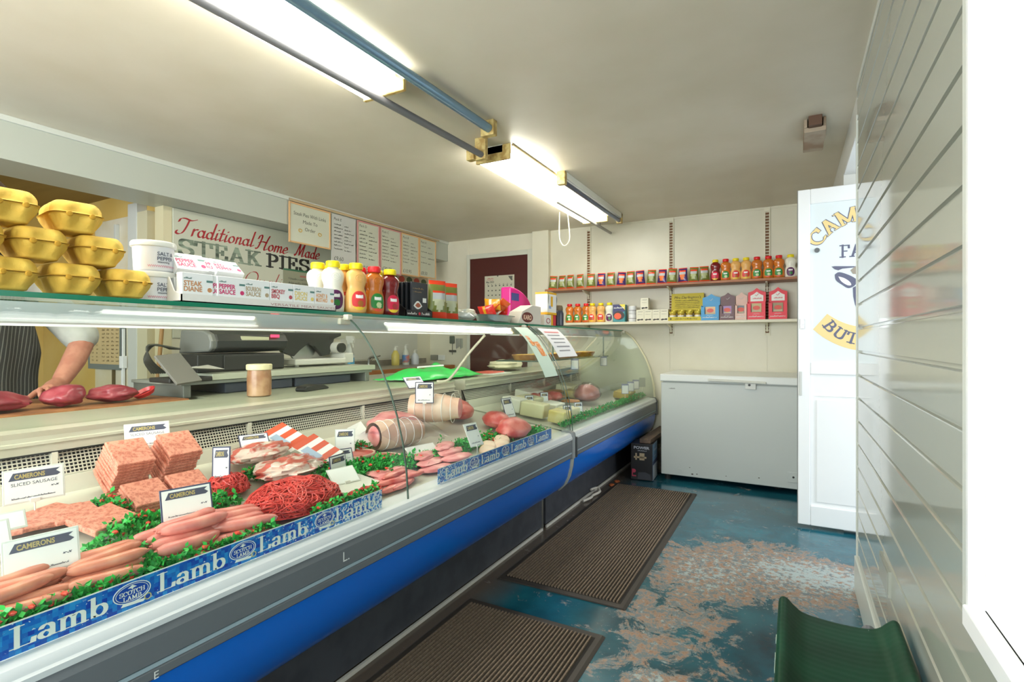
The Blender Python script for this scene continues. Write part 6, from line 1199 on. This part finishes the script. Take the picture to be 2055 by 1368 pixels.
t = thing('red_sheet', 'red topped paper pad on the far work ledge', 'pad', (-2.13, 3.42, .872)); MB().box(-2.22, 3.40, .8718, -1.99, 3.68, .878).build('paper', WHT, t, world=True); MB().box(-2.20, 3.42, .8782, -2.05, 3.66, .888).build('pad', mt('pad_red', '#cf5a4c', .5), t, world=True, bevel=.003)
tag(MB().blob((-2.20, 3.95, .918), (.12, .22, .05), .3, 2.5, 8, flat=.3).build('flour_sack', mt('sack_cream', '#cfc9ac', .6, bump=.3, bscale=25), smooth=60), 'crumpled cream sack on the far work ledge', 'sack')
# ---- sign on the left wall, menu boards under the bulkhead
t = thing('shop_sign', 'large pale wall sign lettered traditional home made steak pies', 'sign', (XL, 2.9, 1.6))
sgb = MB().box(XL, 2.06, 1.15, XL + .012, 4.0, 2.062).build('sign_board', mt('sign_pale', '#c6c8b5', .4), t, world=True, bevel=.002)
xs_ = XL + .0128; SRED = mt('sign_red', '#a3141c', .45); SBLK = mt('sign_black', '#14150f', .45); SGRN = mt('sign_faded_green', '#3d4a3d', .45, col2='#93a38e', scale=5, lo=.38, hi=.6, stretch=(1, 1, 6))
for tx, y, w_ in (('Traditional', 2.07, .60), ('Home', 2.69, .30), ('Made', 3.06, .27)): MB().strokes(tx, SCRIPT, (xs_, y, 1.886 - (.012 if y > 2.5 else 0)), Y, Z, .122, nib=(.056, .016), ang=.5, shear=.32, fit=w_).build('lettering', SRED, sgb, world=True)
MB().strokes('STEAK', SERIF, (xs_, 2.09, 1.738), Y, Z, .117, nib=(.115, .05), fit=.655).build('lettering', SGRN, sgb, world=True)
MB().strokes('PIES', SERIF, (xs_, 2.79, 1.742), Y, Z, .110, nib=(.125, .05), fit=.44).build('lettering', SBLK, sgb, world=True)
MB().strokes('Quality', SCRIPT, (xs_, 2.58, 1.575), Y, Z, .115, nib=(.034, .012), ang=.5, shear=.32, fit=.46).build('lettering', SRED, sgb, world=True)
MB().box(xs_ - .0005, 2.38, 1.655, xs_, 2.56, 1.668).box(xs_ - .0005, 2.38, 1.60, xs_, 2.41, 1.69).build('lettering', SBLK, sgb, world=True)
tag(MB().box(XL + .012, 2.07, 1.42, XL + .016, 2.24, 1.715).build('poster', mt('poster_orange', '#c9762a', .5, col2='#b56420', scale=6, stretch=(1, 1, 8)), bevel=.0005), 'orange poster on the wall sign behind the sauce boxes', 'poster')
t = thing('menu_sheet', 'laminated grey green menu with red heading low on the wall sign', 'menu', (XL, 3.1, 1.55)); MB().box(XL + .012, 2.95, 1.40, XL + .016, 3.42, 1.745).build('sheet', mt('menu_sage', '#8e9079', .4), t, world=True); m = MB(); m.c(1).box(XL + .0162, 2.95, 1.735, XL + .0168, 3.42, 1.75); m.c(0); m.box(XL + .0162, 3.12, 1.69, XL + .0166, 3.32, 1.705); m.c(2)
for k in range(7): squig(m, (XL + .0163, 3.0, 1.66 - .035 * k), Y, Z, .34, .018, k)
m.build('menu_print', [mt('menu_red', '#a8685c', .5), mt('menu_green', '#2f6b4c', .5), INK], t, world=True)
PCH = mt('board_pine', '#d9ad7a', .45); PIN2 = mt('board_rose', '#c98d86', .45); BRD = mt('board_white', '#c9ccba', .3)
def board(y0, y1, z0, z1, frame, label, head, lines, price, x=-3.552, tilt=0):
    t = thing('menu_board', label, 'menu board', (x, (y0 + y1) / 2, z1), 0, 'menu boards under the ceiling'); e = .013
    pn = None
    if frame: MB().box(x, y0, z0, x + .012, y0 + e, z1).box(x, y1 - e, z0, x + .012, y1, z1).box(x, y0 + e, z0, x + .012, y1 - e, z0 + e).box(x, y0 + e, z1 - e, x + .012, y1 - e, z1).build('frame', frame, t, world=True, bevel=.002)
    pn = MB().box(x, y0 + .004, z0 + .004, x + .006, y1 - .004, z1 - .004).build('board_panel', BRD if frame else mt('sheet_grey', '#c4c5c0', .35), t, world=True)
    m = MB(); q = x + .0068
    if head: m.text(head, (q, y0 + .03, z1 - .055), Y, Z, .034, 'l', 0, .1)
    if lines:
        zz = z1 - .095; st = (z1 - z0 - .19) / lines
        for k in range(lines): squig(m, (q, y0 + .03, zz - st * k), Y, Z, .08 + .02 * (k % 2), .014, k + int(y0 * 10)); squig(m, (q, y0 + .15, zz - st * k - .004), Y, Z, .05 + .03 * ((k * 7) % 3), .014, k + 40)
    if price: MB().text(price, (q, y0 + .03, z0 + .03), Y, Z, .05, 'l', 0, .1).build('board_price', INK, pn, world=True)
    m.build('board_writing', INK, pn, world=True) if m.v else None; return t
t = board(2.80, 3.225, 1.925, 2.252, PCH, 'pine framed landscape board about steak pies made to order', None, 0, None)
m = MB()
for k, s_ in enumerate(('Steak Pies With Links', 'Made To', 'Order')): m.text(s_, (-3.5452, 3.01, 2.155 - .058 * k), Y, Z, .042, 'c', 0, .1, fit=.33 if k == 0 else None)
m.build('board_writing', INK, t, world=True); m = MB(); m.tube([(-3.545, 2.91 + .016 * math.cos(a), 2.035 + .012 * math.sin(a)) for a in [2 * PI * i / 14 for i in range(15)]], .004, 5); m.build('doodle', mt('doodle_gold', '#c9a860', .5), t, world=True); m = MB(); m.tube([(-3.545, 3.11 + .016 * math.cos(a), 2.035 + .012 * math.sin(a)) for a in [2 * PI * i / 14 for i in range(15)]], .004, 5); m.build('doodle', MATS['doodle_gold'], t, world=True)
board(3.235, 3.525, 1.815, 2.252, None, 'unframed grey sheet headed pack E beside the pine board', 'Pack E', 8, '£9.60'); board(3.54, 3.835, 1.775, 2.252, PIN2, 'rose framed board headed pack D', 'Pack D', 8, '£20.00'); board(3.845, 4.15, 1.80, 2.252, PIN2, 'rose framed board headed pack C', 'Pack C', 8, '£20.00'); board(4.155, 4.445, 1.815, 2.252, PCH, 'narrow pine framed board headed pack B', 'Pack B', 7, '£10.95'); board(4.45, 4.745, 1.825, 2.252, PCH, 'narrow pine framed board headed pack A at the end of the row', 'Pack A', 4, '£8.50')
t = thing('wall_menu', 'sheet with food pictures on the left wall below packs B and C', 'menu', (XL, 4.6, 1.8)); MB().box(XL + .001, 4.15, 1.55, XL + .006, 4.95, 1.88).build('sheet', mt('menu_tan', '#b9a488', .4), t, world=True); m = MB()
for k in range(6): m.c(k % 2).prism([(4.22 + .13 * k + .05 * math.cos(a), 1.82 + .035 * math.sin(a)) for a in [2 * PI * i / 14 for i in range(14)]], XL + .006, XL + .0066, 'x')
m.build('menu_print', [mt('dish_red', '#b3412f', .5), mt('dish_dark', '#43512f', .5)], t, world=True)
t = thing('calendar', 'white calendar for May pinned on the maroon door', 'calendar', (-2.86, 4.96, 1.7)); pg_ = MB().box(-3.03, 4.962, 1.46, -2.655, 4.965, 1.853).build('page', mt('calendar_page', '#c3c0ab', .5), t, world=True)
m = MB(); m.c(0).text('May 2023', (-3.01, 4.9612, 1.775), X, Z, .028, 'l', .03, fit=.10)
for r_ in range(5):
    for c_ in range(7): m.box(-2.99 + c_ * .048, 4.9612, 1.735 - r_ * .052, -2.974 + c_ * .048, 4.962, 1.748 - r_ * .052)
m.c(2)
for c_ in range(8): m.box(-3.008 + c_ * .048, 4.9616, 1.49, -3.007 + c_ * .048, 4.962, 1.765)
for r_ in range(6): m.box(-3.008, 4.9616, 1.752 - r_ * .052, -2.671, 4.962, 1.753 - r_ * .052)
m.c(0)
for c_ in range(7): m.box(-2.995 + c_ * .05, 4.9612, 1.755, -2.985 + c_ * .05, 4.962, 1.761)
m.prism([(-2.73, 1.84), (-2.675, 1.838), (-2.68, 1.815), (-2.675, 1.792), (-2.69, 1.79), (-2.71, 1.812)], 4.9612, 4.962, 'y'); m.c(1); squig(m, (-3.0, 4.9615, 1.815), X, Z, .08, .016, 3); squig(m, (-3.01, 4.9615, 1.80), X, Z, .09, .009, 5); m.c(0).cyl((-2.86, 4.955, 1.848), (-2.86, 4.963, 1.848), .008, 10)
m.build('calendar_print', [INK, mt('print_dull_red', '#b0605c', .5), mt('rule_pale', '#b2af9c', .5)], pg_, world=True)
# ================================================================ shop floor
MATD = mt('ribbed_mat', '#4d3f34', .85, col2='#5f4f3f', scale=30); MATE = mt('mat_rubber_edge', '#38322c', .6)
def mat_(y0, y1, x0, x1, label):
    t = thing('ribbed_doormat', label, 'mat', ((x0 + x1) / 2, (y0 + y1) / 2, 0), 0); MB().prism([(x0, .001), (x1, .001), (x1 - .012, .007), (x0 + .012, .007)], y0, y1, 'y').build('mat_edge', MATE, t, world=True)
    MB().box(x0 + .03, y0 + .03, .0060, x1 - .03, y1 - .03, .0074).build('groove_sheet', mt('mat_groove_shade', '#1d1814', .9), t, world=True)  # added dark sheet: groove shade between the ribs put into its colour
    m = MB(); n = 36; p_ = (x1 - x0 - .07) / n
    for k in range(n): a = x0 + .035 + k * p_; m.prism([(a, .0068), (a + p_ * .54, .0068), (a + p_ * .46, .0140), (a + p_ * .08, .0140)], y0 + .035, y1 - .035, 'y')
    m.build('ribs', mt('mat_ribs', '#6b5c4d', .85, col2='#7c6c5b', scale=120), t, world=True); return t
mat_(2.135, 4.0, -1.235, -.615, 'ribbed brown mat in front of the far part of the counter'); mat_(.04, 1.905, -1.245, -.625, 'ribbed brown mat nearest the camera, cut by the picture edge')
# chest freezer
FRZ = mt('freezer_white', '#c4cac7', .3); t = thing('chest_freezer', 'white chest freezer against the back wall under the shelves', 'freezer', (-.34, 4.64, 0))
MB().box(-.945, 4.315, .045, .262, 4.975, .795).build('cabinet', FRZ, t, world=True, bevel=.006)
MB().box(-.952, 4.30, .802, .266, 4.985, .862).build('lid', mt('freezer_lid', '#dfe3e0', .28), t, world=True, bevel=.01, seg=3); MB().box(-.93, 4.32, .794, .25, 4.97, .804).build('lid_gasket', mt('gasket_grey', '#a9ada9', .5), t, world=True)
MB().prism([(-.58, .836), (-.17, .826), (-.17, .808), (-.58, .816)], 4.283, 4.302, 'y').build('lid_handle', mt('handle_ivory', '#cfd0c6', .35), t, world=True, bevel=.005); m = MB().box(-.315, 4.295, .765, -.24, 4.318, .815); m.c(1).cyl((-.285, 4.292, .797), (-.285, 4.296, .797), .009, 14); m.build('lid_lock', [mt('lock_ivory', '#d3d5cf', .35), mt('lock_black', '#1c1d1c', .4)], t, world=True, bevel=.003)
m = MB(); squig(m, (-.885, 4.3143, .742), X, Z, .05, .010, 2); m.build('freezer_badge', INK, t, world=True); MB().cyl((-.80, 4.309, .088), (-.80, 4.316, .088), .017, 20).build('drain_plug', FRZ, t, world=True, smooth=40)
m = MB().box(-.03, 4.309, .095, .045, 4.316, .17); m.c(1).cyl((.008, 4.306, .134), (.008, 4.31, .134), .008, 12); m.build('thermostat', [FRZ, MATS['lock_black']], t, world=True, bevel=.003)
m = MB()
for x, z, r in ((-.70, .07, .006), (-.665, .074, .004), (-.45, .085, .003), (-.22, .10, .004), (-.72, .12, .003)): m.prism([(x + r * math.cos(a) * 1.6, z + r * math.sin(a)) for a in (0, 1, 2, 3, 4, 5)], 4.3142, 4.3149, 'y')
m.build('chipped_paint', mt('chip_dark', '#5b564e', .7), t, world=True)
for x in (-.9, .2):
    for y in (4.37, 4.92): MB().cyl((x, y, 0), (x, y, .05), .025, 12).build('foot', mt('foot_black', '#222222', .6), t, world=True)
# power tool box, timber and crate between the counter and the freezer
t = thing('tool_box', 'black power tool carton standing on the floor beside the freezer', 'box', (-1.07, 4.28, 0), .06)
m = MB(); m.box(-.095, -.09, .004, .08, .13, .298); m.m = [0, 0, 0, 0, 0, 1]; m.build('carton', [mt('carton_black', '#17171a', .4), mt('carton_side_blue', '#55789a', .4)], t, bevel=.003)
m = MB(); y = -.0907; m.c(0).text('POWER', (-.008, y, .255), X, Z, .03, 'c', .03, fit=.125); squig(m, (-.04, y, .238), X, Z, .07, .008, 3); m.c(1).cyl((-.07, y + .001, .075), (-.07, y, .075), .016, 14).box(-.086, y, .035, -.078, y + .001, .09).box(-.086, y, .03, -.052, y + .001, .04); m.c(2).box(-.058, y, .165, -.046, y + .001, .22).box(-.025, y, .165, .015, y + .001, .222).box(-.07, y, .18, .03, y + .001, .195); m.c(3).prism([(-.04, .012), (.065, .012), (.06, .055), (.02, .07), (-.035, .065)], y, y + .001, 'y')
m.c(4).box(.0805, -.085, .13, .0810, .125, .16).c(0).box(.0805, -.085, .006, .081, .125, .128); squig(m, (.0812, -.04, .235), Y, Z, .12, .022, 3); squig(m, (.0812, -.04, .19), Y, Z, .1, .016, 7)
m.build('carton_print', [mt('print_silver', '#b9bcc4', .4), mt('print_rose_red', '#c0405a', .4), mt('print_tan', '#8d6a4c', .5), mt('print_charcoal', '#3f4147', .5), mt('print_midnight', '#1b2452', .4)], t)
tag(MB().box(-.045, -.36, 0, .045, .36, .035).build('timber_offcut', mt('dark_timber', '#5b4a3c', .6, col2='#6f5a48', scale=6, stretch=(6, 1, 6)), bevel=.003), 'dark timber offcut lying on the black tool carton', 'timber'); bpy.data.objects['timber_offcut'].location = (-1.05, 4.57, .300)
t = thing('storage_crate', 'dark crate of odds and ends behind the tool carton', 'crate', (-1.08, 4.75, 0)); MB().box(-1.25, 4.50, .004, -.985, 4.98, .215).build('crate_body', mt('crate_dark', '#2e2b24', .6, col2='#4a4436', scale=14), t, world=True, bevel=.01); MB().box(-1.24, 4.52, .215, -1.0, 4.96, .240).build('crate_lid', mt('crate_olive', '#4b4a33', .6), t, world=True, bevel=.004)
tag(MB().tube(sm([(-1.285, 3.42, .012), (-1.255, 3.50, .02), (-1.27, 3.58, .012), (-1.245, 3.66, .022), (-1.285, 3.72, .03), (-1.30, 3.62, .04)], 5), .009, 6).build('loose_strip', mt('strip_white', '#cfcac0', .5), smooth=60), 'torn white strip hanging loose at the foot of the far counter', 'strip')
for x, y, lb in ((-1.24, 3.93, 'rusty crumb on the floor by the far counter, nearer one'), (-1.235, 4.05, 'rusty crumb on the floor by the far counter, farther one')): tag(MB().blob((x, y, .007), (.02, .03, .009), .4, 3, 3).build('rust_flake', mt('rust_orange', '#a85a30', .7)), lb, 'debris')
# green bench against the right wall
GBN = mt('green_bench_vinyl', '#08402a', .45, col2='#073420', scale=5, spec=.2); t = thing('bench', 'dark green ribbed bench seat beside the cladded wall', 'bench', (.10, 1.0, 0)); m = MB()
prf = [tuple(p[:2]) for p in sm([(-.032, .385, 0), (-.034, .405, 0), (-.028, .424, 0), (-.014, .426, 0), (.006, .407, 0), (.03, .393, 0), (.09, .386, 0), (.15, .386, 0), (.19, .394, 0), (.212, .414, 0), (.226, .424, 0), (.238, .416, 0), (.240, .39, 0)], 4)]
def bs(u, v):
    i = v * (len(prf) - 1); k = min(int(i), len(prf) - 2); f_ = i - k; x = prf[k][0] * (1 - f_) + prf[k + 1][0] * f_; z = prf[k][1] * (1 - f_) + prf[k + 1][1] * f_; y = .35 + 1.262 * u
    return (x, y, z + .00010 * math.sin(y * 2 * PI / .022))
m.grid(bs, 300, len(prf) - 1); o = m.build('seat', GBN, t, smooth=70, world=True); sd = o.modifiers.new('t', 'SOLIDIFY'); sd.thickness = .012; sd.offset = -1
FRM = mt('bench_frame_grey', '#7d7f86', .35, .5)
for x in (-.018, .228): MB().cyl((x, .34, .398), (x, 1.618, .398), .012, 12).build('frame_tube', FRM, t, world=True, smooth=50)
MB().cyl((.175, 1.60, .372), (.175, 1.632, .372), .017, 20).build('end_disc', FRM, t, world=True, smooth=40)  # grey round disc at the far end of the seat
for x in (-.018, .228):
    for y in (.5, 1.50): MB().cyl((x, y, 0), (x, y, .395), .012, 12).build('leg', FRM, t, world=True, smooth=50)
for y in (.5, 1.50): MB().cyl((-.018, y, .36), (.228, y, .36), .009, 10).build('cross_bar', FRM, t, world=True, smooth=50)
m = MB()
for x, y, z in ((-.0345, 1.40, .405), (-.0345, 1.32, .403), (-.0345, 1.28, .402)): m.box(x - .0006, y, z - .004, x + .001, y + .03, z + .004)
m.build('paint_scuff', mt('scuff_pale', '#a9c0b4', .5), t, world=True)
